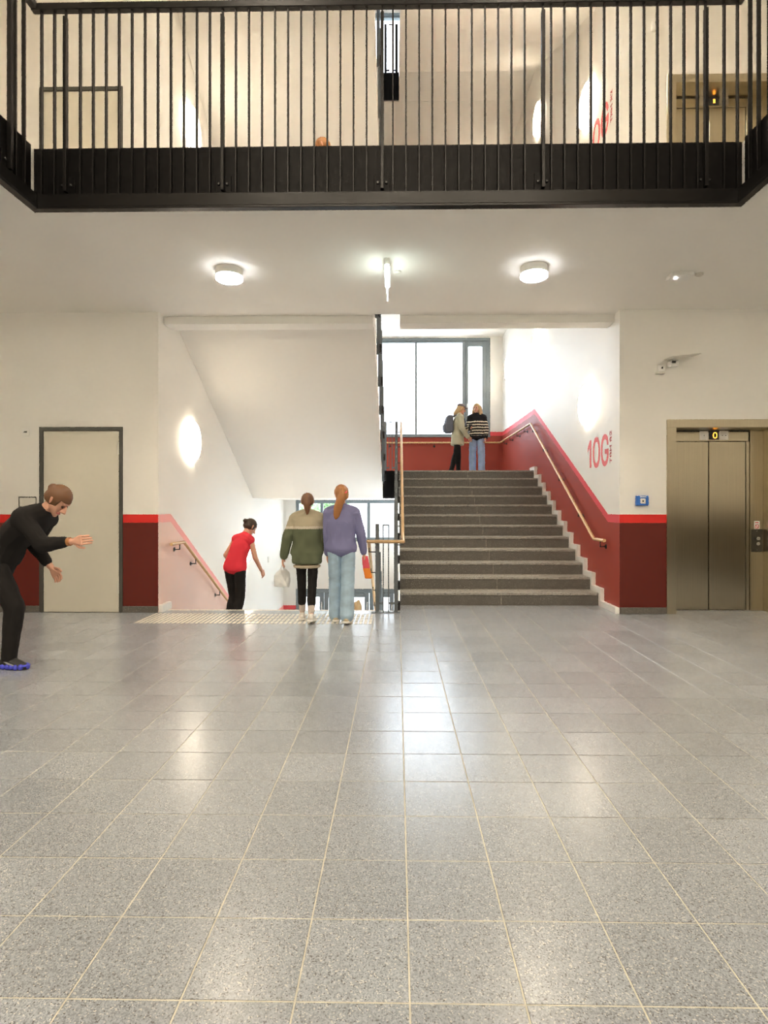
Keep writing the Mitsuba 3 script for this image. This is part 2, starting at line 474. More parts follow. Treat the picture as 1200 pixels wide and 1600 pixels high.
# ---- windows
def window(z, name, label, handle=True):
    w = struct(name, label, 'window')
    x0, x1, z0, z1 = WIN[0], WIN[1], WIN[2] + z, min(WIN[3] + z, 14.25)
    y0, y1 = YB + .02, YB + .12
    part(w, 'frame', cat(cbox(x0, x1, y0, y1, z1 - .11, z1), cbox(x0, x1, y0, y1, z0, z0 + .085), cbox(x0, x0 + .09, y0, y1, z0 + .085, z1 - .11), cbox(x1 - .10, x1, y0, y1, z0 + .085, z1 - .11)), 'window grey')
    part(w, 'blind_box', cbox(x0 + .02, x1 - .02, YB - .005, y0 + .02, z1 - .075, z1 - .005), 'window grey')
    part(w, 'sill', cbox(x0, x1, YB - .03, y0 + .01, z0 + .001, z0 + .03), 'window grey')
    cuts = [-1.98, -0.75, 0.482]
    for c in cuts:
        part(w, 'mullion', cbox(c - .022, c + .022, y0 + .02, y1 - .01, z0 + .085, z1 - .11), 'window grey')
    part(w, 'mullion', cbox(1.68, 1.76, y0, y1, z0 + .085, z1 - .11), 'window grey')
    sx0, sx1, sz0, sz1 = 1.762, x1 - .102, z0 + .087, z1 - .112
    s = part(w, 'sash', cat(cbox(sx0, sx0 + .06, y0 - .015, y1 - .02, sz0, sz1), cbox(sx1 - .10, sx1, y0 - .015, y1 - .02, sz0, sz1),
                            cbox(sx0 + .06, sx1 - .10, y0 - .015, y1 - .02, sz0, sz0 + .09), cbox(sx0 + .06, sx1 - .10, y0 - .015, y1 - .02, sz1 - .10, sz1)), 'window grey')
    if handle:
        part(s, 'handle', cat(cbox(1.785, 1.81, y0 - .025, y0 - .012, z0 + .76, z0 + .86), cbox(1.788, 1.807, y0 - .06, y0 - .025, z0 + .84, z0 + .86), cbox(1.785, 1.81, y0 - .07, y0 - .055, z0 + .72, z0 + .86)), 'white', label='white casement handle')
    e = [x0 + .09] + cuts + [1.68]
    for a, b in zip(e[:-1], e[1:]):
        part(w, 'pane', bx(a, b, YB + .075, YB + .079, z0 + .085, z1 - .11), 'glass')
    part(w, 'pane', bx(sx0 + .06, sx1 - .10, YB + .06, YB + .064, sz0 + .09, sz1 - .10), 'glass')


window(0, 'window_1', 'wide grey framed window above the red landing wall')
window(2 * STOREY, 'window_2', 'topmost grey framed window seen through the slot between the stairs', False)
w = struct('window_3', 'long low grey window band above the white spandrel at the foot of the stairs', 'window')
x0, x1, z0, z1 = LOWWIN
y0, y1 = YB + .02, YB + .12
part(w, 'frame', cat(cbox(x0, x1, y0, y1, z1 - .085, z1), cbox(x0, x1, y0, y1, z0, z0 + .10), cbox(x0, x0 + .08, y0, y1, z0 + .10, z1 - .085), cbox(x1 - .08, x1, y0, y1, z0 + .10, z1 - .085)), 'window grey')
cuts = [-1.953, -1.333, -0.738]
for c in cuts: part(w, 'mullion', cbox(c - .035, c + .035, y0, y1, z0 + .10, z1 - .085), 'window grey')
e = [x0 + .08] + cuts + [x1 - .08]
for a, b in zip(e[:-1], e[1:]): part(w, 'pane', bx(a, b, YB + .07, YB + .074, z0 + .1, z1 - .085), 'glass')
d = struct('door_3', 'grey framed glazed entrance doors at the foot of the stairs', 'door')
x0, x1, z0, z1 = DOORLO
part(d, 'frame', cat(cbox(x0, x1, y0, y1, z1 - .11, z1), cbox(x0, x0 + .10, y0, y1, z0, z1 - .11), cbox(x1 - .08, x1, y0, y1, z0, z1 - .11)), 'window grey')
for a, b in ((-2.51, -1.90), (-1.89, -1.33), (-1.32, -0.73), (-0.72, -0.09)):
    lf = part(d, 'leaf', cat(cbox(a, a + .11, y0, y1 - .02, z0 + .01, z1 - .115), cbox(b - .11, b, y0, y1 - .02, z0 + .01, z1 - .115), cbox(a + .11, b - .11, y0, y1 - .02, z0 + .01, z0 + .12), cbox(a + .11, b - .11, y0, y1 - .02, z1 - .215, z1 - .115)), 'window grey')
    part(lf, 'pane', bx(a + .11, b - .11, YB + .065, YB + .069, z0 + .12, z1 - .215), 'glass')
    part(lf, 'handle', cat(cbox(b - .06, b - .035, y0 - .06, y0 - .04, z0 + .98, z0 + 1.30), cbox(b - .055, b - .04, y0 - .045, y0 + .002, z0 + 1.0, z0 + 1.02), cbox(b - .055, b - .04, y0 - .045, y0 + .002, z0 + 1.26, z0 + 1.28)), 'white', label='white pull handle')


# ---- stairs
def steps(key, x0, x1, y0, run, rise, n, z0, sgn, joint, top_tread=True):
    """treads and risers of one flight; sgn +1 goes away from the camera. y0 = face of the first riser"""
    for k in range(n):
        zt = z0 + rise * (k + 1)
        yf = y0 + sgn * run * k
        xs = (x0, joint, x1) if joint else (x0, x1)
        for a, b in zip(xs[:-1], xs[1:]):
            g0 = .002 if a != x0 else 0
            g1 = .002 if b != x1 else 0
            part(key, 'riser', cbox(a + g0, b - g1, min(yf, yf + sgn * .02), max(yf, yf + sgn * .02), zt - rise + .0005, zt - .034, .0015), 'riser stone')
            last = k == n - 1
            ye = yf + sgn * ((run if not last else .32) + .02)
            a0, a1 = sorted((yf - sgn * .008, ye - sgn * .002 if not last else ye))
            part(key, 'tread', cbox(a + g0, b - g1, a0, a1, zt - .032, zt, .003), 'tread')
    if joint:
        part(key, 'joint', cat(*[bx(joint - .002, joint + .002, min(q, q + sgn * .015), max(q, q + sgn * .015), z0 + rise * k + .001, z0 + rise * (k + 1) - .001) for k, q in [(k, y0 + sgn * (run * k + .001)) for k in range(n)]]), 'grout')


def right_flight(z0, detailed):
    top = z0 + LAND
    key = struct('staircase', 'broad flight of dark grey stone stairs rising to the landing' if detailed else
                 ('flight of stairs rising from the gallery' if z0 < 5 else 'stair flight overhead with a smooth white underside'), 'staircase')
    pts = [(R0 + .02, z0 - .005)]
    for k in range(NR):
        pts += [(R0 + .021 + RUN * k, z0 + RISE * (k + 1) - .033)]
        pts += [(R0 + .021 + RUN * (k + 1) if k < NR - 1 else R0 + RUN * (NR - 1) + .02, z0 + RISE * (k + 1) - .033)]
    pts = [(R0 + .021, z0 - (.28 if z0 < 1 else .44))]
    for k in range(NR):
        y = R0 + .021 + RUN * k
        pts += [(y, z0 + RISE * k - (.033 if k else .0)), (y, z0 + RISE * (k + 1) - .033)]
    pts += [(11.28, top - .033), (11.28, top - .53)]
    part(key, 'body', prism_x(pts, WELL1 + .004, XR - .002), 'plaster')
    if detailed:
        steps(key, WELL1, XR - .055, R0, RUN, RISE, NR, z0, 1, 1.37)
        sk = []
        for k in range(NR):
            zt = z0 + RISE * (k + 1)
            y = R0 + RUN * k
            sk.append(sbox(y - .065, zt - RISE - .02, y + RUN + .02, zt + .07))
        sk.append(sbox(WY + .0, z0, R0 + .01, z0 + .075))
        sk.append(sbox(R0 + RUN * (NR - 1), top - .05, 11.5, top + .07))
        part(key, 'skirting', prism_x(unary_union(sk), XR - .055, XR - .002), 'white', label='white stepped skirting along the red wall')
    return key


right_flight(0, True)
right_flight(FLOOR1, False)
right_flight(FLOOR1 * 2, False)


def left_flight(z0):
    """flight that rises towards the camera from the landing at z0+LAND to the floor at z0+STOREY"""
    key = struct('staircase', 'white underside of the flight that rises over the descending stairs' if z0 == 0 else 'white underside of the flight above the gallery', 'staircase')
    n = 13
    lz, run = z0 + LAND, 0.30
    rise = (STOREY - LAND) / n
    pts = [(7.40, z0 + STOREY - .03), (7.40, z0 + CEIL + .02), (7.566, z0 + 3.735), (11.612, z0 + 1.482), (11.612, lz - .033)]
    for k in range(n - 1):
        y = 11.30 - run * k
        pts += [(y, lz + rise * k - .033), (y, lz + rise * (k + 1) - .033)]
    pts += [(7.70, z0 + STOREY - rise - .033), (7.70, z0 + STOREY - .03)]
    part(key, 'body', prism_x(pts, XL + .002, WELL0), 'plaster')
    for k in range(n):
        y = 11.30 - run * k
        zt = lz + rise * (k + 1)
        part(key, 'tread', cbox(XL + .05, WELL0, y - (run + .02 if k < n - 1 else .1), y + .008, zt - .032, zt, .003), 'tread')
    return key


left_flight(0)
left_flight(STOREY)
ds = struct('staircase', 'stairs going down from the hall floor to the entrance doors', 'staircase')
pts = [(DOWN_Y + .019, -.30), (DOWN_Y + .019, -.05)]
for k in range(1, DOWN_N):
    y = DOWN_Y + DOWN_RUN * (k - 1) + .02
    pts += [(y, -DOWN_RISE * k - .033), (y + DOWN_RUN, -DOWN_RISE * k - .033)]
pts += [(DOWN_Y + DOWN_RUN * (DOWN_N - 1) + .02, LOWL), (DOWN_Y + DOWN_RUN * (DOWN_N - 1) - .5, LOWL)]
part(ds, 'body', prism_x(pts, XL + .002, WELL0), 'plaster')
for k in range(1, DOWN_N):
    y = DOWN_Y + DOWN_RUN * (k - 1)
    part(ds, 'tread', cbox(XL + .05, WELL0, y + .022, y + DOWN_RUN + .028, -DOWN_RISE * k - .032, -DOWN_RISE * k, .003), 'tread')
sk = [sbox(WY + .01, 0, DOWN_Y + .10, .09)]
for k in range(1, DOWN_N):
    y = DOWN_Y + DOWN_RUN * (k - 1)
    sk.append(sbox(y - .02, -DOWN_RISE * k - .03, y + DOWN_RUN + .09, -DOWN_RISE * k + .07))
part(ds, 'skirting', prism_x(unary_union(sk), XL + .001, XL + .05), 'white', label='white stepped skirting along the glare paled dado')


def landing(z, label):
    k = struct('landing', label, 'landing')
    zt = z + LAND
    part(k, 'slab', bx(XL + .002, WELL0, 11.613, 12.10, zt - .53, zt - .002), 'plaster')
    part(k, 'slab', bx(WELL1, XR - .002, 11.281, 12.10, zt - .53, zt - .002), 'plaster')
    part(k, 'slab', bx(XL + .002, XR - .002, 12.106, YB - .001, zt - .53, zt - .002), 'plaster')
    return k


lk = landing(0, 'stair landing with white edges under the large window')
for i in range(18):
    for j in range(11):
        pass
part(lk, 'paving', cat(cbox(WELL1, XR - .055, R0 + RUN * 11 + .345, YB - .002, LAND - .002, LAND, .0005), cbox(XL + .05, WELL0, 11.31, YB - .002, LAND - .002, LAND, .0005)), 'tread')
landing(STOREY, 'landing slab of the storey above with a white underside')
landing(2 * STOREY, 'uppermost landing slab with a joint across its white underside')
k = struct('floor_entrance', 'pale stone floor at the foot of the descending stairs', 'floor')
own(k, bx(XL, WELL1, DOWN_Y + DOWN_RUN * (DOWN_N - 1) - .5, YB + .02, LOWL - .3, LOWL - .001), 'tread')


# ================================================================== RAILINGS
def gallery_rail(label, a, b, nrm, posts, first=0.095, pitch=0.1048):
    """railing along the edge of the void from a to b (x, y); nrm points into the void"""
    key = thing('gallery_railing', label, 'railing')
    a, b, nrm = np.array(a, float), np.array(b, float), np.array(nrm, float)
    L = np.linalg.norm(b - a)
    ang = math.degrees(math.atan2((b - a)[1], (b - a)[0]))
    # local frame: x along, y towards the void
    side = 1 if np.dot(nrm, [-(b - a)[1], (b - a)[0]]) > 0 else -1
    R = T().translate([a[0], a[1], 0]).rotate([0, 0, 1], ang)
    def put(name, m, mat, **k):
        d = mikit.ply(m, M[mat])
        d['to_world'] = R
        return part(key, name, d, None, **k)
    def yb(y0, y1):
        return (side * y0, side * y1) if side > 0 else (side * y1, side * y0)
    put('fascia', bx(0, L, *yb(0.0005, 0.010), 3.80, 4.197), 'fascia black')
    put('edge_angle', cat(cbox(0, L, *yb(.0005, .06), 3.685, 3.705, .002), cbox(0, L, *yb(.052, .06), 3.705, 3.80, .002), cbox(0, L, *yb(.0102, .058), 3.796, 3.806, .002)), 'black', label='black steel angle along the bottom edge')
    put('top_rail', cbox(0, L, *yb(.005, .058), 5.285, 5.34, .004), 'black')
    bar = mikit.ply(cbox(-.006, .006, *yb(.0115, .042), 3.808, 5.284, .0015), M['black'])
    x = first
    while x < L - .02:
        if all(abs(x - q) > .05 for q in posts):
            part(key, 'baluster', dict(bar, to_world=R @ T().translate([x, 0, 0])), None)
        x += pitch
    for q in posts:
        p = put('post', cat(cbox(q - .012, q + .014, *yb(.0185, .056), 3.83, 5.235, .002), cbox(q - .006, q + .008, *yb(.02, .04), 5.235, 5.286, .001)), 'black')
        put('mounting_plate', cbox(q - .065, q + .065, *yb(.0102, .018), 3.81, 3.965, .003), 'fascia black')
        for s in (-1, 1):
            m = lathe([[0, 0], [.013, 0], [.013, .009], [.009, .013], [0, .013]], [0, 0, 0], (0, side, 0), 6)
            m.apply_translation([q + s * .034, side * .018, 3.892])
            put('bolt', m, 'iron')
    return key


rl = [x - VX0 for x in (-2.667, -1.399, -0.121, 1.155, 2.436)]
gallery_rail('long black steel gallery railing of thin upright bars facing the viewer', (VX0, VY), (VX1, VY), (0, -1), rl, first=.075)
sp = [0.35 + 1.27 * i for i in range(8)]
gallery_rail('short receding black gallery railing at the left end of the void', (VX0, REAR), (VX0, VY - .065), (1, 0), [VY - REAR - s for s in sp])
gallery_rail('short receding black gallery railing at the right end of the void', (VX1, VY - .065), (VX1, REAR), (-1, 0), sp)


def stair_rail(label, x0, x1, pts_line, ybars, low, high, hand=None, bracket_dir=1):
    """flat bars on the side of a flight. pts_line(y) = nosing height"""
    key = thing('stair_railing', label, 'railing')
    for i, y in enumerate(ybars):
        z = pts_line(y)
        if i % 5 == 0:
            part(key, 'post', cbox(x0, x1, y - .008, y + .008, z - low, z + high, .002), 'rail grey')
            part(key, 'fixing', cbox(x0 - .004 if bracket_dir < 0 else x1 - .004, x0 + .004 if bracket_dir < 0 else x1 + .030, y - .05, y + .05, z - low + .02, z - low + .14, .004), 'iron')
        elif i % 5 in (1, 3):
            xm = (x0 + x1) / 2
            y2 = ybars[i + 1] if i + 1 < len(ybars) else y + .1
            za, zb = pts_line(y), pts_line(y2)
            part(key, 'bar_loop', cat(cbox(xm - .006, xm + .006, y - .006, y + .006, za - low + .05, za + high - .06, .001), cbox(xm - .006, xm + .006, y2 - .006, y2 + .006, zb - low + .05, zb + high - .06, .001),
                                      tube([(xm, y, za + high - .065), (xm, y2, zb + high - .065)], .006, 6)), 'rail grey')
    if hand:
        part(key, 'handrail', tube(hand, .0215, 14), 'wood', smooth=40, label='round light wooden handrail')
        hx = hand[1][0]
        for i, y in enumerate(ybars):
            if i % 5 == 0:
                z = np.interp(y, *zip(*sorted((p[1], p[2]) for p in hand[1:])))
                xe = x0 if hx < x0 else x1
                part(key, 'bracket', tube([(xe, y, z - .075), (hx, y, z - .075), (hx, y, z - .015)], .006, 6), 'iron')
    return key


def right_nose(z0):
    return lambda y: z0 + RISE + (np.clip(y, R0, 11.15) - R0) * RISE / RUN


def up_nose(z0):
    return lambda y: z0 + LAND + (11.45 - np.clip(y, 7.7, 11.45)) * (STOREY - LAND) / 3.75


def down_nose(y):
    return -max(y - DOWN_Y, 0) * DOWN_RISE / DOWN_RUN


HR = .89
yb_ = [7.35 + .118 * i for i in range(40)]
rn = right_nose(0)
stair_rail('grey steel stair railing with a wooden handrail along the open side of the broad stairs', -.041, .007, lambda y: rn(y) - RISE * .6, [y for y in yb_ if y < 11.3], .12, 1.13,
           [(-.361, 7.02, .874), (.073, 7.02, .874), (.073, 7.40, .89), (.073, R0 + .1, .96), (.073, 11.15, LAND + .93), (.073, 11.5, LAND + .94)])
un = up_nose(0)
stair_rail('dark railing bars on the edge of the white flight overhead', -.300, -.252, un, [7.75 + .118 * i for i in range(32)], .30, 1.10, [(-.37, 7.75, un(7.75) + HR), (-.37, 9, un(9) + HR), (-.37, 11.3, un(11.3) + HR)], 1)
stair_rail('railing with wooden handrail going down the open side of the descending stairs', -.275, -.230, down_nose, [7.35 + .118 * i for i in range(34)], .12, 1.09,
           [(-.361, 7.046, .872), (-.361, 7.22, .87), (-.361, 9.2, .87 - 1.98 * .563), (-.361, 11.2, .87 - 3.98 * .563)], -1)
rn1 = right_nose(FLOOR1)
stair_rail('railing of the flight rising from the gallery, seen in the slot of the ceiling', -.041, .007, lambda y: rn1(y) - .1, [y for y in yb_ if y < 11.3], .36, 1.1)
un1 = up_nose(STOREY)
stair_rail('dark railing bars on the edge of the uppermost white flight', -.300, -.252, un1, [7.75 + .118 * i for i in range(32)], .30, 1.10, None, 1)


def end_frame(y, z, label, fascia=None, plate=True, mat='rail grey'):
    key = thing('well_railing', label, 'railing')
    for a, b in ((-.270, -.227), (-.041, .007)):
        part(key, 'post', cbox(a, b, y - .008, y + .008, z + .004 if plate else z - .3, z + 1.087, .002), mat)
    x0, x1 = -.179, -.101
    part(key, 'bar_loop', cat(cbox(x0, x0 + .013, y - .006, y + .006, z + .004 if plate else z - .2, z + 1.085, .001), cbox(x1 - .013, x1, y - .006, y + .006, z + .004 if plate else z - .2, z + 1.085, .001), cbox(x0 + .013, x1 - .013, y - .006, y + .006, z + 1.068, z + 1.085, .001)), mat)
    part(key, 'cross_bar', cat(cbox(-.227, x0, y - .005, y + .005, z + .10, z + .128, .001), cbox(x1, -.041, y - .005, y + .005, z + .10, z + .128, .001)), mat)
    if plate:
        part(key, 'base_plate', cbox(-.315, .035, y - .05, y + .05, z + .0005, z + .006, .002), mat)
    if fascia:
        part(key, 'fascia', bx(WELL0 + .002, WELL1 - .002, y - .03, y - .018, z - .53, z + .05), 'fascia black', label='black steel fascia closing the slot')
    return key


end_frame(7.055, 0, 'grey steel end railing standing on the hall floor between the two stairs')
end_frame(12.08, LAND, 'small railing with a black fascia at the landing end of the slot', True, False)
end_frame(12.08, LAND + STOREY, 'slot railing of the landing above', True, False)
end_frame(12.08, LAND + 2 * STOREY, 'slot railing with a black fascia on the uppermost landing', True, False, 'black')
end_frame(7.125, FLOOR1, 'slot railing at the edge of the gallery floor', None, False)


# wall handrails
def wall_handrail(label, path, brackets, side):
    key = thing('wall_handrail', label, 'handrail')
    part(key, 'rail', tube(path, .0215, 14), 'wood', smooth=40, label='round light wooden rail')
    for (x, y, z, n) in brackets:
        n = np.array(n, float)
        w = np.array([x, y, z])
        hook = tube([w + n * .0 - [0, 0, .085], w + n * .075 - [0, 0, .085], w + n * .075 - [0, 0, .02]], .0065, 8)
        rose = lathe([[0, 0], [.028, 0], [.028, .006], [.02, .009], [0, .009]], w - [0, 0, .085] + n * .0005, n, 20)
        part(key, 'bracket', cat(hook, rose), 'iron', smooth=40, label='black iron bracket')
    return key


xr = XR - .075
hs = 0.515


def rail_z(y): return .872 if y < 7.69 else min(.872 + (y - 7.69) * .5685, 2.94)


ytop = 7.69 + (2.94 - .872) / .5685
br = [(XR, y, rail_z(y), (-1, 0, 0)) for y in (7.45, 8.35, 9.35, 10.35, 11.15, 11.9, 12.65, 13.4, 14.15)]
br += [(x, YB, 2.94, (0, -1, 0)) for x in (2.2, .95, -.2, -1.3)]
wall_handrail('wooden handrail on black brackets running up the red wall and round the landing', [(xr, 7.30, .872), (xr, 7.69, .872), (xr, ytop, 2.94), (xr, YB - .075, 2.94), (1.0, YB - .075, 2.94), (-2.85, YB - .075, 2.94)], br, 1)
xl = XL + .075


def lrail_z(y): return .825 if y < 7.66 else .825 - (y - 7.66) * .56


wall_handrail('wooden handrail on black brackets going down the glare paled wall', [(xl, 7.22, .825), (xl, 7.66, .825), (xl, 9.4, lrail_z(9.4)), (xl, 11.4, lrail_z(11.4))], [(XL, y, lrail_z(y), (1, 0, 0)) for y in (7.50, 8.10, 9.20, 10.3)], -1)


# ================================================================== LAMPS AND FITTINGS
def wall_lamp(y, z, side, label, L=L_DISC):
    key = thing('wall_lamp', label, 'wall lamp', 'round white stairwell wall lamps')
    x = XL if side < 0 else XR
    ax = (1, 0, 0) if side < 0 else (-1, 0, 0)
    part(key, 'base', lathe([[0, 0], [.25, 0], [.26, .022], [0, .022]], [x - .0 + ax[0] * .0008, y, z], ax, 48), 'lamp body', smooth=40)
    prof = [[0, .0235], [.272, .0235], [.278, .03], [.28, .055], [.272, .068], [.25, .074], [0, .078]]
    part(key, 'diffuser', lathe(prof, [x, y, z], ax, 48), 'white', smooth=40, emit=[c * L for c in WARM])
    return key


wall_lamp(8.083, 2.235, -1, 'round glowing lamp on the white wall above the glare paled dado')
wall_lamp(11.024, .52, -1, 'round glowing lamp low on the wall beside the person in the red shirt')
wall_lamp(8.12, 2.745, 1, 'round glowing lamp on the wall above the red 1OG lettering')
wall_lamp(10.918, 4.45, 1, 'round glowing lamp high on the wall above the wooden handrail')
wall_lamp(13.835, 4.64, 1, 'round glowing lamp on the wall next to the landing window')
wall_lamp(8.083, 6.67, -1, 'round lamp glowing behind the gallery railing at the edge of the overhead flight')
wall_lamp(8.12, 6.96, 1, 'larger round lamp glowing through the railing beside the upper lettering')
wall_lamp(10.918, 8.66, 1, 'round lamp glowing through the railing, further up the overhead flight')

wall_lamp(11.024, .52 + STOREY, -1, 'added unseen round lamp on the left stair wall below the gallery floor edge')  # unseen lamp, added to brighten the upper stairwell
wall_lamp(13.835, 4.64 + STOREY, 1, 'added unseen round lamp beside the upper landing, behind the gallery edge')  # also unseen, added for more light on the upper flights


def ceiling_lamp(x, y, label, z=CEIL, r=.135, L=L_CEIL, group='round ceiling lamps under the gallery'):
    key = thing('ceiling_lamp', label, 'ceiling lamp', group)
    part(key, 'base', lathe([[0, .0005], [r, .0005], [r, .072], [r - .004, .074], [0, .074]], [x, y, z], (0, 0, -1), 48), 'lamp body', smooth=40)
    part(key, 'diffuser', lathe([[0, .0745], [r, .0745], [r, .105], [r - .012, .114], [r * .5, .119], [0, .12]], [x, y, z], (0, 0, -1), 48), 'white', smooth=40, emit=[c * L for c in WARM])


ceiling_lamp(-1.695, 5.75, 'round lit ceiling lamp above the descending stairs side of the hall')
ceiling_lamp(1.364, 5.74, 'round lit ceiling lamp above the broad stairs side of the hall')
for x, y in ((-4.5, 5.0), (4.4, 5.0), (-4.5, 1.5), (4.4, 1.5), (-4.5, -2), (4.4, -2)):  # unseen lamps added to light the end walls and hall
    ceiling_lamp(x, y, 'added unseen ceiling lamp under the %s gallery, %s from the end wall' % ('left' if x < 0 else 'right', {5.0: 'first', 1.5: 'second', -2: 'third'}[y]), L=L_CEIL * 1.7, group='unseen ceiling lamps added under the side galleries')
for x, y in ((-1.5, 2.2), (1.4, 2.2), (-2.2, -1.6), (0, -1.6), (2.2, -1.6), (-2.2, -4.2), (0, -4.2), (2.2, -4.2), (-1.6, 5.8), (1.4, 5.8)):  # more added lamps out of view, fill light for both storeys
    ceiling_lamp(x, y, 'added unseen round lamp on the upper ceiling, %s row from the end wall, %s' % ({5.8: 'first', 2.2: 'second', -1.6: 'third', -4.2: 'fourth'}[y], 'middle' if x == 0 else 'left' if x < 0 else 'right'), z=CEIL + STOREY, r=.28, L=L_ADDED * (0.9 if y > 0 else 1.6), group='unseen round lamps added on the upper ceiling')

# exit sign, edge-on
ex = thing('exit_sign', 'slim glowing exit sign hanging edge-on from the ceiling', 'exit sign')
part(ex, 'bracket', cbox(-.121, -.075, 5.50, 5.80, CEIL - .072, CEIL - .0005, .004), 'offwhite')
part(ex, 'light_bar', cbox(-.124, -.072, 5.46, 5.84, CEIL - .165, CEIL - .073, .01), 'white', emit=(5.0, 6.0, 5.6))
part(ex, 'sign_plate', cbox(-.106, -.090, 5.47, 5.83, CEIL - .305, CEIL - .166, .002), 'white', emit=(4.0, 4.6, 4.2))
k = thing('ceiling_sensor', 'tiny round sensor on the ceiling beside the exit sign', 'sensor')
own(k, lathe([[0, .0005], [.035, .0005], [.035, .012], [.022, .02], [0, .022]], [.002, 5.826, CEIL], (0, 0, -1), 24), 'offwhite', smooth=40)
em = thing('emergency_light', 'flat white emergency light with one bright spot on the ceiling', 'emergency light')
part(em, 'housing', cbox(2.80, 3.02, 5.86, 6.02, CEIL - .045, CEIL - .0005, .006), 'white')
part(em, 'spot', lathe([[0, 0], [.018, 0], [.018, .006], [.01, .012], [0, .013]], [2.86, 5.93, CEIL - .0455], (0, 0, -1), 20), 'white', smooth=40, emit=(45, 45, 42))
k = thing('smoke_detector', 'small round detector on the ceiling next to the emergency light', 'smoke detector')
own(k, lathe([[0, .0005], [.04, .0005], [.04, .016], [.025, .026], [0, .028]], [3.10, 5.93, CEIL], (0, 0, -1), 24), 'offwhite', smooth=40)


# doors
def door(z, name, label):
    d = struct(name, label, 'door')
    x0, x1, zt = DOOR
    zt += z
    y0 = WY - .012
    part(d, 'frame', cat(cbox(x0 + .001, x0 + .045, y0, WY + .10, z + .001, zt - .045, .003), cbox(x1 - .045, x1 - .001, y0, WY + .10, z + .001, zt - .045, .003), cbox(x0 + .001, x1 - .001, y0, WY + .10, zt - .045, zt - .001, .003)), 'door grey')
    lf = part(d, 'leaf', cbox(x0 + .048, x1 - .048, WY + .004, WY + .06, z + .004, zt - .048, .003), 'door cream')
    for hz in (.31, 2.02):
        part(d, 'hinge', lathe([[0, -.075], [.011, -.075], [.011, .075], [0, .075]], [x1 - .052, WY - .012, z + hz], (0, 0, 1), 12), 'offwhite', smooth=40)
    hx = x0 + .105
    for hz, rr in ((1.085, .026), (1.01, .026)):
        part(lf, 'rosette', lathe([[0, 0], [rr, 0], [rr, .008], [rr - .005, .011], [0, .011]], [hx, WY + .0035, z + hz], (0, -1, 0), 24), 'chrome', smooth=40)
    part(lf, 'knob', lathe([[0, .011], [.010, .011], [.010, .04], [.024, .046], [.026, .056], [.018, .066], [0, .068]], [hx, WY + .0035, z + 1.085], (0, -1, 0), 24), 'chrome', smooth=40)
    part(d, 'back', bx(x0, x1, WY + .12, WY + .2, z, zt), 'plaster')
    return d


door(0, 'door_1', 'cream door in a dark grey frame behind the running person')
door(FLOOR1, 'door_2', 'cream door in a dark grey frame behind the gallery railing')


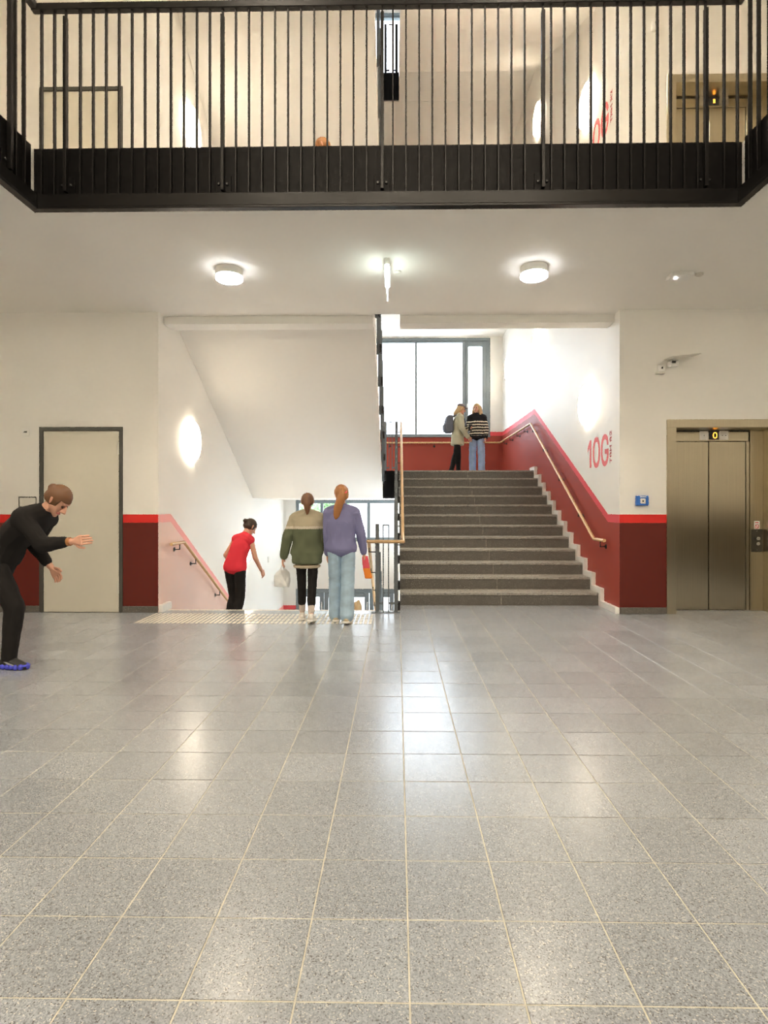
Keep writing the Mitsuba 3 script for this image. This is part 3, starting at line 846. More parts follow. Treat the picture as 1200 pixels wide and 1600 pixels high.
# lifts
def lift(z, label, code):
    k = thing('elevator', label, 'elevator')
    x0, x1, zt = LIFT
    zt += z - (.01 if z else 0)
    yf, yd = WY - .015, 7.25
    xi, xo = x0 + .115, x1 - .115
    zi = zt - .10
    part(k, 'portal_frame', cat(cbox(x0 + .001, xi, yf, yd + .03, z + .001, zi, .003), cbox(xo, x1 - .001, yf, yd + .03, z + .001, zi, .003), cbox(x0 + .001, x1 - .001, yf, yd + .03, zi, zt - .001, .003)), 'steel')
    XR1 = 4.575
    zh1, zh0 = z + 2.265, z + 2.119
    part(k, 'lintel_gap', bx(xi, xo, yd + .015, yd + .03, zi - .06, zi - .0005), 'dark steel')
    hd = part(k, 'header', cbox(xi + .001, 4.40, yd - .005, yd + .03, zh0 + .004, zi - .065 if zi - .065 > zh0 + .1 else zi - .02, .003), 'steel')
    part(hd, 'display', cbox(3.905, 4.03, yd - .009, yd - .0045, zh0 + .025, zh0 + .130, .002), 'dark')
    part(hd, 'indicator', cbox(3.79, 3.90, yd - .008, yd - .0045, zh0 + .02, zh0 + .135, .002), 'chrome')
    part(hd, 'indicator', cbox(4.035, 4.15, yd - .008, yd - .0045, zh0 + .02, zh0 + .135, .002), 'chrome')
    if code:
        m = meshkit.text_mesh(code, .075, .002, bold=True)
        m.apply_transform(trimesh.transformations.rotation_matrix(PI / 2, [1, 0, 0]))
        m.apply_translation([3.945, yd - .0095, zh0 + .04])
    else:
        m = bx(3.955, 3.985, yd - .0115, yd - .0095, zh0 + .05, zh0 + .10)
    part(hd, 'digit', m, 'dark', emit=(3.2, 1.1, .12), label='glowing orange floor number')
    for dx in (3.845, 4.075, 4.115):
        part(hd, 'hole', lathe([[0, 0], [.006, 0], [.006, .001], [0, .001]], [dx, yd - .008, zh0 + .075], (0, -1, 0), 12), 'dark')
    bot = z + .012
    part(k, 'door_panel', cbox(xi + .002, 3.909, yd + .012, yd + .032, bot, zh0, .002), 'steel')
    part(k, 'door_panel', cbox(3.915, 4.366, yd + .004, yd + .024, bot, zh0, .002), 'steel')
    part(k, 'back_plate', bx(xi - .002, xo + .01, yd + .04, yd + .05, z, zi), 'dark')
    part(k, 'jamb', cbox(4.372, 4.412, yd - .002, yd + .03, z + .001, zh0 + .002, .002), 'steel')
    pn = part(k, 'side_panel', cbox(4.416, XR1, yd - .012, yd + .03, z + .001, zi - .001, .002), 'steel')
    # the reveal beside the landing panel comes forward to the portal frame
    rv = part(k, 'reveal_panel', cbox(XR1, XR1 + .02, yf + .01, yd + .03, z + .001, zi - .001, .002), 'steel')
    part(k, 'reveal_filler', bx(XR1 + .02, xo + .001, yf + .012, yd + .03, z + .001, zi - .001), 'steel')
    part(k, 'threshold', cbox(xi + .001, 4.412, yd - .03, yd + .01, z + .0015, z + .010, .002), 'chrome')
    cp = part(k, 'call_panel', cbox(4.425, XR1 - .006, yd - .018, yd - .0125, z + .735, z + 1.02, .002), 'dark steel', label='dark call panel with two round buttons')
    for bz, q in ((.905, 'steel'), (.84, 'steel')):
        part(cp, 'button', lathe([[0, 0], [.022, 0], [.022, .005], [.017, .008], [0, .008]], [4.512, yd - .0182, z + bz], (0, -1, 0), 24), 'chrome', smooth=40)
    part(cp, 'key_window', cbox(4.463, 4.486, yd - .021, yd - .0182, z + .885, z + .918, .001), 'dark')
    for bz in (.76, 1.0):
        part(cp, 'screw', lathe([[0, 0], [.007, 0], [.006, .003], [0, .003]], [4.495, yd - .0182, z + bz], (0, -1, 0), 12), 'chrome')
    if not z:
        s = part(k, 'notice', cbox(4.462, 4.532, yd - .0145, yd - .0125, z + 1.022, z + 1.125, .0005), 'white', label='small white notice with a red ring')
        t = [m for m in [lathe([[.020, 0], [.026, 0], [.026, .0012], [.020, .0012], [.020, 0]], [4.497, yd - .0148, z + 1.055], (0, -1, 0), 28)]]
        bar = bx(-.022, .022, -.0005, .0005, -.003, .003)
        bar.apply_transform(trimesh.transformations.rotation_matrix(PI / 4, [0, 1, 0])); bar.apply_translation([4.497, yd - .0152, z + 1.055])
        part(s, 'ring', cat(t[0], bar, bx(4.474, 4.520, yd - .0152, yd - .0147, z + 1.100, z + 1.108)), 'sign red')
    return k


lift(0, 'brushed steel elevator with a glowing 0 above its closed doors', '0')
lift(FLOOR1, 'brushed steel elevator seen through the gallery railing', None)


# lettering on the stair wall
def on_right_wall(m, y, z, roll=0.0):
    """text mesh (xy plane, reading +x) -> wall at XR facing -x, reading towards the camera (-y)"""
    m = m.copy()
    v = m.vertices
    c, s = math.cos(roll), math.sin(roll)
    u, w = v[:, 0] * c - v[:, 1] * s, v[:, 0] * s + v[:, 1] * c
    m.vertices = np.stack([XR - .0006 - v[:, 2], y - u, z + w], 1)
    return m


def lettering(z, code, label, y0=8.16):
    k = thing('wall_lettering', label, 'lettering')
    tgt = 0.80 if len(code) == 3 else 0.58
    m = meshkit.text_mesh('OG', .385, .002, bold=True)
    m.apply_translation([-m.bounds[0][0], 0, 0]); m.vertices[:, 0] *= .59 / m.bounds[1][0]
    if len(code) == 3:
        one = prism_z(Polygon([(.085, 0), (.150, 0), (.150, .385), (.098, .385), (.0, .295), (.0, .225), (.085, .295)]), 0, .002)
        m.apply_translation([.21, 0, 0])
        m = cat(one, m)
    part(k, 'big_letters', on_right_wall(m, y0 if len(code) == 3 else y0 - .21, z), 'letter red')
    m = meshkit.text_mesh('TRH R2', .062, .002, bold=True)
    L = m.bounds[1][0] - m.bounds[0][0]
    m.vertices[:, 0] *= .41 / L
    part(k, 'small_letters', on_right_wall(m, y0 - tgt - (.04 if len(code) == 3 else .28) - .062, z, PI / 2), 'letter dark red', label='small upright line of dark red capitals')


lettering(1.845, '1OG', 'red 1OG lettering with small upright TRH R2 on the white stair wall')
lettering(1.83 + STOREY + .12, 'OG', 'red OG lettering seen through the gallery railing above')

# wall fittings
cpn = thing('alarm_call_point', 'blue alarm call point with a white square and black button above the dado', 'call point')
part(cpn, 'housing', cbox(2.885, 3.035, WY - .045, WY - .0005, 1.315, 1.435, .008), 'blue')
part(cpn, 'window', cbox(2.930, 2.994, WY - .050, WY - .0452, 1.340, 1.402, .002), 'white')
part(cpn, 'button', lathe([[0, 0], [.010, 0], [.009, .004], [0, .005]], [2.962, WY - .0502, 1.371], (0, -1, 0), 20), 'dark', smooth=40)
part(cpn, 'caption', cbox(2.925, 3.000, WY - .0485, WY - .0452, 1.415, 1.427, .001), 'white', label='white caption strip')
sn = thing('wall_sensor', 'small white sensor box with a dark eye on the wall, beside the tilted deflector', 'sensor')
part(sn, 'box', cbox(3.150, 3.232, WY - .035, WY - .0005, 2.93, 3.02, .006), 'white')
part(sn, 'foot', cbox(3.128, 3.225, WY - .06, WY - .0005, 2.905, 2.928, .004), 'offwhite')
part(sn, 'eye', cbox(3.188, 3.208, WY - .039, WY - .0352, 2.968, 2.990, .001), 'dark')
df = thing('wall_spotlight', 'white wall fitting with a tilted rounded deflector plate above the elevator side', 'wall light')
part(df, 'mount', cbox(3.270, 3.375, WY - .09, WY - .0005, 2.985, 3.06, .012), 'white')
part(df, 'lens', cbox(3.285, 3.335, WY - .095, WY - .0905, 3.022, 3.050, .002), 'dark')
m = prism_z(sbox(-.135, -.085, .135, .085).buffer(.04, 6).buffer(-.0), 0, .006)
m.apply_transform(trimesh.transformations.rotation_matrix(math.radians(-6), [0, 1, 0]))
m.apply_transform(trimesh.transformations.rotation_matrix(math.radians(4), [1, 0, 0]))
m.apply_translation([3.385, WY - .14, 3.083])
part(df, 'deflector', m, 'offwhite', label='flat rounded grey white plate')
part(df, 'stem', cbox(3.31, 3.34, WY - .07, WY - .03, 3.055, 3.082, .003), 'white')
k = thing('wall_socket', 'small white wall plate with a dark slot left of the door', 'wall switch')
part(k, 'plate', cbox(-4.625, -4.54, WY - .014, WY - .0005, 2.172, 2.262, .004), 'white')
part(k, 'slot', cbox(-4.60, -4.565, WY - .0165, WY - .0142, 2.215, 2.232, .001), 'dark')
k = thing('door_sign', 'small framed room plate on the wall left of the door', 'sign')
part(k, 'plate', cbox(-4.66, -4.45, WY - .012, WY - .0005, 1.30, 1.42, .003), 'offwhite')
part(k, 'frame', cat(cbox(-4.665, -4.445, WY - .016, WY - .0122, 1.415, 1.425, .001), cbox(-4.665, -4.445, WY - .016, WY - .0122, 1.295, 1.305, .001), cbox(-4.665, -4.655, WY - .016, WY - .0122, 1.305, 1.415, .001), cbox(-4.455, -4.445, WY - .016, WY - .0122, 1.305, 1.415, .001)), 'dark')
k = thing('upper_wall_sensor', 'small white sensor box high on the wall above the gallery, left of the upper elevator', 'sensor')
part(k, 'box', cbox(3.075, 3.165, WY - .04, WY - .0005, 7.06, 7.18, .006), 'white')
part(k, 'eye', cbox(3.11, 3.135, WY - .044, WY - .0402, 7.13, 7.155, .001), 'dark')
k = thing('stair_switch', 'small grey switch plate on the white wall past the red shirted person', 'wall switch')
own(k, cbox(XL + .0005, XL + .012, 12.95, 13.07, .03, .17, .003), 'offwhite')

# ================================================================== OUTSIDE
k = struct('ground_outside', 'pale paved ground outside the windows', 'ground')
own(k, bx(-40, 40, YB + .25, 70, LOWL - .3, LOWL - .02), 'outside ground')


def tree(x, y, h, r, seed, label):
    g = np.random.default_rng(seed)
    k = thing('tree', label, 'tree', None)
    z0 = LOWL - .02
    b = [tube([(x, y, z0), (x + .05, y, z0 + h * .35), (x - .05, y + .05, z0 + h * .6)], .09, 8)]
    for i in range(5):
        a = i * 1.3
        b.append(tube([(x, y, z0 + h * .4), (x + math.cos(a) * r * .6, y + math.sin(a) * r * .6, z0 + h * .72)], .035, 6))
    part(k, 'trunk', cat(*b), 'bark')
    n = 2600
    d = g.normal(size=(n, 3)); d /= np.linalg.norm(d, axis=1, keepdims=True)
    rad = r * (0.55 + 0.5 * g.random(n)) * (0.75 + 0.5 * meshkit.noise(d * 2.2 + seed))
    c = np.array([x, y, z0 + h * .68]) + d * rad[:, None] * [1, 1, h * .42 / r]
    u = g.normal(size=(n, 3)); u /= np.linalg.norm(u, axis=1, keepdims=True)
    w = np.cross(u, g.normal(size=(n, 3))); w /= np.linalg.norm(w, axis=1, keepdims=True)
    s = .10
    v = np.stack([c - u * s, c + w * s * .6, c + u * s, c - w * s * .6], 1).reshape(-1, 3)
    f = np.arange(n * 4).reshape(-1, 4)
    part(k, 'leaves', (v, f), 'leaf', kind='stuff')


tree(-4.6, 24, 5.2, 1.9, 1, 'green leafy tree outside, seen in the leftmost pane of the low window')
tree(-3.5, 31, 4.6, 1.0, 2, 'more distant green tree outside, seen between the two women')


# ================================================================== PEOPLE
def U(v):
    v = np.array(v, float)
    return v / np.linalg.norm(v)


def ball(c, r, n=14):
    m = m3.Manifold.sphere(1.0, n)
    r = (r, r, r) if np.isscalar(r) else r
    return m.scale(list(map(float, r))).translate(list(map(float, c)))


def ball_o(c, r, right, n=16):
    """ellipsoid with its first half axis along "right" (horizontal)"""
    ang = math.degrees(math.atan2(right[1], right[0]))
    return m3.Manifold.sphere(1.0, n).scale(list(map(float, r))).rotate([0, 0, ang]).translate(list(map(float, c)))


def hull(*ms):
    return m3.Manifold.batch_hull(list(ms))


def bone(p, q, a, b):
    return hull(ball(p, a), ball(q, b))


def union(ms):
    return m3.Manifold.batch_boolean(ms, m3.OpType.Add)


def soften(man, length, it=8):
    man = man.refine_to_length(length)
    g = man.to_mesh()
    t = trimesh.Trimesh(g.vert_properties[:, :3], g.tri_verts, process=True)
    trimesh.smoothing.filter_taubin(t, lamb=.5, nu=.52, iterations=it)
    return t


class Figure:
    """skeleton of a person: local frame, forward +y, right +x; posed by angles in degrees"""

    def __init__(s, H, lean=0, bend=None, head=(0, 0), legs=((0, 0, 2), (0, 0, 2)), arms=((5, 8, 10, 0), (5, 8, 10, 0)), foot=((0), (0)), twist=0):
        k = s.k = H / 1.70
        rad = math.radians
        s.up = np.array([0, math.sin(rad(lean)), math.cos(rad(lean))])
        b = lean if bend is None else bend
        s.up2 = np.array([0, math.sin(rad(b)), math.cos(rad(b))])
        P0 = s.pelvis = np.zeros(3)
        s.waist = P0 + s.up * .13 * k
        s.chest = s.waist + s.up2 * .20 * k
        s.neck0 = s.waist + s.up2 * .365 * k
        tw = rad(twist)
        s.r = np.array([math.cos(tw), math.sin(tw), 0])
        hp, hy = rad(head[0]), rad(head[1])
        hup = U(s.up2 * .5 + np.array([0, math.sin(hp), math.cos(hp)]) * .8)
        s.neck1 = s.neck0 + hup * .085 * k
        s.hup = np.array([0, math.sin(hp), math.cos(hp)])
        s.hf = np.array([-math.sin(hy), math.cos(hy), 0])
        s.hup = U(s.hf * math.sin(hp) + np.array([0, 0, 1]) * math.cos(hp))
        s.hf = U(s.hf - s.hup * np.dot(s.hf, s.hup))
        s.hr = np.cross(s.hf, s.hup)
        s.head = s.neck1 + s.hup * .10 * k + s.hf * .012 * k
        s.leg, s.arm = [], []
        for i, sg in enumerate((-1, 1)):
            hip, kn, sp = map(rad, legs[i])
            h = P0 + np.array([sg * .085 * k, 0, -.01])
            d1 = np.array([sg * math.sin(sp), math.sin(hip) * math.cos(sp), -math.cos(hip) * math.cos(sp)])
            a = hip - kn
            d2 = np.array([sg * math.sin(sp) * .3, math.sin(a), -math.cos(a)])
            knee = h + d1 * .42 * k
            ank = knee + U(d2) * .41 * k
            fp = rad(foot[i])
            ff = np.array([sg * .12, math.cos(fp), -math.sin(fp)]); ff = U(ff)
            fu = U(np.cross(np.cross(ff, [0, 0, 1]), ff))
            s.leg.append((h, knee, ank, ff, fu))
        for i, sg in enumerate((-1, 1)):
            a, ab, el, inw = map(rad, arms[i])
            sh = s.neck0 - s.up2 * .045 * k + s.r * sg * .165 * k
            d1 = U([sg * math.sin(ab), math.sin(a) * math.cos(ab), -math.cos(a) * math.cos(ab)])
            a2 = a + el
            d2 = U([sg * math.sin(ab) * .6 - sg * math.sin(inw), math.sin(a2), -math.cos(a2)])
            e = sh + d1 * .285 * k
            w = e + d2 * .245 * k
            s.arm.append((sh, e, w, d2))
        low = min((l[2] - l[4] * .075 * k)[2] for l in s.leg)
        s.lift = -low

    def place(s, x, y, z, heading):
        """heading 0 looks along +y, 90 looks along -x"""
        a = math.radians(heading)
        s.R = np.array([[math.cos(a), -math.sin(a), 0], [math.sin(a), math.cos(a), 0], [0, 0, 1]])
        s.t = np.array([x, y, z + s.lift])
        return s

    def out(s, mesh):
        mesh = mesh.copy()
        mesh.vertices = mesh.vertices @ s.R.T + s.t
        return mesh

    def world(s, p): return s.R @ np.array(p) + s.t

    # ---- the one continuous body
    def trunk(s, g=0.0, wide=1.0):
        k, r = s.k, s.r
        rx = np.array([1.0, 0, 0])
        e = lambda c, a, b, h, rr=rx: ball_o(c, ((a * wide + g) * k, (b + g) * k, (h + g * .5) * k), rr)
        pel, wai, che, nk = s.pelvis, s.waist, s.chest, s.neck0
        return [hull(e(pel, .155, .105, .09), e(wai, .125, .090, .06)), hull(e(wai, .125, .090, .06), e(che, .145, .105, .09, r)),
                hull(e(che, .145, .105, .09, r), e(nk - s.up2 * .06 * k, .135, .075, .05, r)),
                hull(ball(nk - s.up2 * .055 * k - r * .15 * k, (.052 + g) * k), ball(nk - s.up2 * .055 * k + r * .15 * k, (.052 + g) * k), ball(nk, (.05 + g) * k))]

    def limb(s, arm, ra, rb, rc, to=1.0):
        a, b, c, d = arm
        return [bone(a, b, ra * s.k, rb * s.k), bone(b, b + (c - b) * to, rb * s.k, rc * s.k)]

    def hand(s, i, grip=0.35):
        k = s.k
        sh, e, w, d = s.arm[i]
        sg = -1 if i == 0 else 1
        side = U(np.cross(d, [1.0, 0, 0.0]) + 1e-6)          # across the palm, fore-aft
        if abs(np.dot(d, [1, 0, 0])) > .9: side = np.array([0, 1.0, 0])
        if side[1] < 0: side = -side
        inn = U(np.cross(side, d)); inn = inn * (-sg if inn[0] * 1 > 0 else sg)
        pc = w + d * .045 * k
        out = [hull(ball(w + d * .008 * k, .021 * k, 10), ball(w + d * .08 * k + side * .030 * k, .013 * k, 10), ball(w + d * .078 * k - side * .030 * k, .012 * k, 10))]
        for j, (o, L) in enumerate(((.030, .072), (.011, .080), (-.009, .074), (-.028, .058))):
            p = w + d * .078 * k + side * o * k
            ang = grip * .6
            for q in range(3):
                dd = U(d * math.cos(ang) + inn * math.sin(ang))
                n = p + dd * L * k * (.42, .32, .26)[q]
                out.append(bone(p, n, (.0092 - .0006 * q) * k, (.0086 - .0008 * q) * k))
                p = n
                ang += grip
        p = w + d * .025 * k + side * .020 * k
        q = p + U(d * .6 + side * .75 + inn * .25) * .042 * k
        out.append(bone(p, q, .0125 * k, .010 * k))
        out.append(bone(q, q + U(d * .85 + side * .3 + inn * .35) * .034 * k, .010 * k, .008 * k))
        return union(out).refine_to_length(.006)

    def skull(s):
        k = s.k
        h, u, f, r = s.head, s.hup, s.hf, s.hr
        at = lambda a, b, c: h + (r * a + f * b + u * c) * k
        o = []
        M_ = np.eye(4); 
        def ell(c, rr):
            m = m3.Manifold.sphere(1.0, 24).scale([x * k for x in rr])
            A = np.column_stack([r, f, u, c])
            return m.transform(A.tolist())
        o.append(hull(ell(at(0, -.012, .025), (.074, .090, .085)), ell(at(0, .030, -.045), (.056, .052, .050))))
        o.append(hull(ell(at(0, .03, -.05), (.054, .05, .045)), ball(at(0, .072, -.098), .020 * k)))
        o.append(hull(ball(at(0, .088, .012), .008 * k), ball(at(0, .112, -.030), .0125 * k), ball(at(.014, .090, -.036), .009 * k), ball(at(-.014, .090, -.036), .009 * k)))
        o.append(hull(ball(at(.03, .070, .030), .014 * k), ball(at(-.03, .070, .030), .014 * k)))
        for sg in (-1, 1):
            o.append(hull(ball(at(sg * .076, -.005, .015), .010 * k), ball(at(sg * .080, -.015, .012), .012 * k), ball(at(sg * .073, -.002, -.030), .007 * k)))
        return o

    def face_parts(s, key):
        k = s.k
        h, u, f, r = s.head, s.hup, s.hf, s.hr
        at = lambda a, b, c: h + (r * a + f * b + u * c) * k
        for sg in (-1, 1):
            m = trimesh.creation.icosphere(2, .0085 * k)
            m.apply_translation(at(sg * .030, .0775, .004))
            part(key, 'eye', s.out(m), 'eye', smooth=True)
        part(key, 'mouth', s.out(soften(hull(ball(at(-.020, .082, -.068), .005 * k), ball(at(.020, .082, -.068), .005 * k), ball(at(0, .092, -.066), .008 * k)), .01, 3)), 'lips', smooth=True)

    def hair_cap(s, low=-.02, thick=.012):
        k = s.k
        h, u, f, r = s.head, s.hup, s.hf, s.hr
        def ell(c, rr):
            return m3.Manifold.sphere(1.0, 32).scale([x * k for x in rr]).transform(np.column_stack([r, f, u, h + (r * c[0] + f * c[1] + u * c[2]) * k]).tolist())
        t = thick
        cap = hull(ell((0, -.014, .027), (.076 + t, .091 + t, .086 + t)), ell((0, -.045, low), (.066 + t, .055 + t, .05)))
        cut = m3.Manifold.cube([.4 * k, .3 * k, .3 * k], True).transform(np.column_stack([r, f, u, h + (f * (.045 + .15) + u * (.045 - .15)) * k]).tolist())
        return [cap - cut]

    def legs_skin(s, ra=.068, rb=.045, rc=.032):
        k, o = s.k, []
        for h, kn, a, ff, fu in s.leg:
            o += [bone(h, kn, ra * k, rb * k), bone(kn, kn + (a - kn) * .35 - ff * .012 * k, rb * k, .046 * k), bone(kn + (a - kn) * .35 - ff * .012 * k, a, .046 * k, rc * k),
                  hull(ball(a, .034 * k), ball(a - ff * .04 * k - fu * .05 * k, .026 * k), ball(a + ff * .13 * k - fu * .055 * k, .020 * k))]
        return o

    def build(s, key, skin='skin', grip=(.35, .35)):
        k = s.k
        o = s.trunk(-.010) + [bone(s.neck0 - s.up2 * .02 * k, s.neck1 + s.hup * .03 * k, .050 * k, .046 * k)] + s.skull() + s.legs_skin()
        for i in (0, 1):
            o += s.limb(s.arm[i], .044, .036, .025)
        m = soften(union(o), .020, 6)
        g = [m3.Manifold(m3.Mesh(np.asarray(m.vertices, np.float32), np.asarray(m.faces, np.uint32)))]
        if g[0].status() == m3.Error.NoError and not g[0].is_empty():
            u_ = union([g[0], s.hand(0, grip[0]), s.hand(1, grip[1])]).to_mesh()
            m = trimesh.Trimesh(u_.vert_properties[:, :3], u_.tri_verts, process=True)
        part(key, 'body', s.out(m), skin, smooth=True)
        s.face_parts(key)

    def top(s, key, name, mat, g=.022, sleeve=.97, hem=.10, hemr=.165, wide=1.0, arms=True, label=None, cuff=.036, puff=.058, depth=.125):
        k = s.k
        o = s.trunk(g, wide)
        hp = s.pelvis - s.up * hem * k
        o.append(hull(ball_o(s.waist, ((.125 * wide + g) * k, (.09 + g) * k, .05 * k), [1, 0, 0]), ball_o(hp, (hemr * k, depth * k, .028 * k), [1, 0, 0])))
        if arms:
            for i in (0, 1):
                o += s.limb(s.arm[i], puff, puff * .93, cuff, sleeve)
        m = soften(union(o), .022, 7)
        m = s.out(m)
        f = meshkit.fbm(m.vertices * [14, 14, 9], 2, 3) - .5      # folds
        m.vertices = m.vertices + m.vertex_normals * (f * .016 * k)[:, None]
        return part(key, name, m, mat, smooth=True, label=label)

    def trousers(s, key, mat, ra=.088, rb=.066, rc=.055, to=.97, label=None, name='trousers'):
        k = s.k
        o = [hull(ball_o(s.pelvis, (.163 * k, .116 * k, .09 * k), [1, 0, 0]), ball_o(s.waist - s.up * .02 * k, (.135 * k, .10 * k, .05 * k), [1, 0, 0]))]
        for h, kn, a, ff, fu in s.leg:
            e = kn + (a - kn) * to
            o += [hull(ball(h, ra * k), ball(kn, rb * k)), bone(kn, e, rb * k, rc * k), bone(kn, kn + (a - kn) * .32 - ff * .018 * k, rb * k, .056 * k), bone(kn + (a - kn) * .32 - ff * .018 * k, e, .056 * k, rc * k)]
        m = s.out(soften(union(o), .022, 6))
        f = meshkit.fbm(m.vertices * [11, 11, 15], 2, 8) - .5
        m.vertices = m.vertices + m.vertex_normals * (f * .012 * k)[:, None]
        part(key, name, m, mat, smooth=True, label=label)

    def shoes(s, key, mat, sole_mat, sole_h=.016, studs=False):
        k = s.k
        for h, kn, a, ff, fu in s.leg:
            rt = np.cross(ff, fu)
            at = lambda x, y, z: a + (rt * x + ff * y + fu * z) * k
            up = hull(ball(at(0, -.045, -.030), .038 * k), ball(at(0, -.01, -.005), .040 * k), ball(at(.022, .10, -.050), .026 * k), ball(at(-.022, .10, -.050), .026 * k), ball(at(0, .155, -.055), .022 * k))
            sh = part(key, 'shoe', s.out(soften(up, .012, 4)), mat, smooth=True)
            sole = []
            prof = [(-.034, -.075), (.034, -.075), (.037, .0), (.046, .09), (.032, .165), (0, .183), (-.032, .165), (-.046, .09), (-.037, .0)]
            if studs:
                for (x, y) in [(q * w, yy) for q in (-1, 1) for yy, w in ((-.06, .026), (-.022, .032), (.016, .036), (.054, .039), (.092, .040), (.128, .032))] + [(0, .160), (0, -.075)]:
                    sole.append(hull(ball(at(x, y, -.0555), .0195 * k, 14), ball(at(x, y, -.050), .0195 * k, 14)))
                sole.append(hull(*[ball(at(x * .85, y * .95, -.044), .008 * k, 8) for x, y in prof]))
            else:
                sole = [hull(*[ball(at(x, y, -.067), .008 * k, 8) for x, y in prof], *[ball(at(x, y, -.075 + sole_h), .007 * k, 8) for x, y in prof])]
            g = union(sole).to_mesh()
            part(sh, 'sole', s.out(trimesh.Trimesh(g.vert_properties[:, :3], g.tri_verts)), sole_mat, smooth=35)
            if studs:
                st = hull(ball(at(.040, .03, -.030), .006 * k, 8), ball(at(.044, .085, -.040), .006 * k, 8), ball(at(.040, -.01, -.010), .005 * k, 8))
                st2 = hull(ball(at(-.040, .03, -.030), .006 * k, 8), ball(at(-.044, .085, -.040), .006 * k, 8), ball(at(-.040, -.01, -.010), .005 * k, 8))
                part(sh, 'side_stripe', s.out(cat(*[trimesh.Trimesh(q.to_mesh().vert_properties[:, :3], q.to_mesh().tri_verts) for q in (st, st2)])), 'silver', smooth=True)

    def hair(s, key, mat, extra=(), low=-.02, label=None):
        m = soften(union(s.hair_cap(low) + list(extra)), .014, 5)
        part(key, 'hair', s.out(m), mat, smooth=True, label=label)

    def at_head(s, a, b, c): return s.head + (s.hr * a + s.hf * b + s.hup * c) * s.k


def chain(pts, rs):
    return [bone(pts[i], pts[i + 1], rs[i], rs[i + 1]) for i in range(len(pts) - 1)]


# woman in the green jacket, walking away
k = thing('person', 'walking person with a brown ponytail, olive green jacket and black leggings', 'person')
f = Figure(1.45, lean=4, head=(14, 0), legs=((8, 4, -1.5), (-9, 12, -1.5)), arms=((-6, 20, 12, 0), (4, 6, 30, 14)), foot=(0, 8)).place(-1.03, 6.52, .005, 4)
f.build(k)
f.top(k, 'jacket', 'jacket cloth', g=.050, hem=.14, hemr=.205, puff=.078, cuff=.055, wide=1.12, depth=.15)
s = soften(hull(ball_o(f.neck0 + f.up2 * .03 * f.k, (.075 * f.k, .08 * f.k, .03 * f.k), [1, 0, 0]), ball_o(f.neck0 - f.up2 * .02 * f.k, (.10 * f.k, .10 * f.k, .02 * f.k), [1, 0, 0])), .02, 4)
part(k, 'collar', f.out(s), 'beige cloth', smooth=True)
hp = f.pelvis - f.up * .175 * f.k
part(k, 'hem_band', f.out(soften(hull(ball_o(hp, (.185 * f.k, .135 * f.k, .022 * f.k), [1, 0, 0]), ball_o(hp - f.up * .02, (.178 * f.k, .13 * f.k, .018 * f.k), [1, 0, 0])), .02, 4)), 'beige cloth', smooth=True)
f.trousers(k, 'black cloth', .080, .060, .054, .62, name='leggings')
for (h, kn, a, ff, fu) in f.leg:
    part(k, 'sock', f.out(soften(bone(kn + (a - kn) * .60, kn + (a - kn) * .88, .050 * f.k, .042 * f.k), .015, 3)), 'sock', smooth=True)
f.shoes(k, 'shoe white', 'white cloth')
f.hair(k, 'hair brown', chain([f.at_head(0, -.10, .05), f.at_head(0, -.135, .02), f.at_head(.005, -.14, -.06), f.at_head(.01, -.125, -.14), f.at_head(.01, -.12, -.19)], [.03, .032, .036, .028, .012]))
# the pale bag in her left hand
w = f.world(f.arm[0][2] + f.arm[0][3] * .085)
kb = thing('carrier_bag', 'pale translucent carrier bag hanging from the left hand of the person in the green jacket', 'bag')
bag = hull(*[ball((w[0] + x, w[1] + y, w[2] - z), .012, 10) for x, y, z in ((-.03, -.03, .07), (.03, .03, .07), (-.07, -.05, .13), (.07, .05, .13), (-.075, -.05, .25), (.075, .05, .25), (-.06, .04, .26), (.06, -.04, .26))])
bm = soften(bag, .018, 5)
bm.vertices = bm.vertices + bm.vertex_normals * ((meshkit.fbm(bm.vertices * 22, 2, 4) - .5) * .03)[:, None]
part(kb, 'pouch', bm, 'bag plastic', smooth=True)
part(kb, 'strap', cat(tube([(w[0] - .02, w[1] - .02, w[2] - .075), (w[0] - .004, w[1], w[2] - .008), (w[0] + .02, w[1] + .02, w[2] - .075)], .006, 6)), 'bag plastic')

# woman in the purple sweater
k = thing('person', 'walking person with a long ginger ponytail in a purple sweater and wide pale jeans', 'person')
f = Figure(1.535, lean=1, head=(4, 25), legs=((5, 4, -1), (-5, 9, -1)), arms=((4, 2, 10, 0), (0, 16, 14, 2)), foot=(0, 4)).place(-.630, 6.46, .005, 2)
f.build(k)
f.top(k, 'sweater', 'purple cloth', g=.034, hem=.02, hemr=.150, puff=.066, cuff=.045, wide=1.08, depth=.12)
f.trousers(k, 'pale denim', .092, .084, .088, .97, name='jeans')
f.shoes(k, 'shoe beige', 'white cloth', .02)
f.hair(k, 'hair ginger', chain([f.at_head(0, -.09, .06), f.at_head(-.02, -.135, .03), f.at_head(-.05, -.13, -.06), f.at_head(-.085, -.105, -.17), f.at_head(-.10, -.085, -.27), f.at_head(-.11, -.08, -.31)], [.032, .036, .046, .048, .034, .012]), low=-.035)
part(k, 'hair_tie', f.out(lathe([[.026, -.008], [.037, -.008], [.04, 0], [.037, .008], [.026, .008], [.026, -.008]], f.at_head(-.02, -.137, .022), (0, -.5, .8), 20)), 'pouch pink', smooth=40)
w = f.world(f.arm[1][2] + f.arm[1][3] * .085)
kb = thing('carried_pouch', 'slim pink and orange bag in the hand of the person in purple', 'bag')
def slab_hull(pts, r): return soften(hull(*[ball(q, r, 10) for q in pts]), .012, 4)
a, b, c = w + [.005, 0, .03], w + [.02, 0, -.09], w + [.045, 0, -.20]
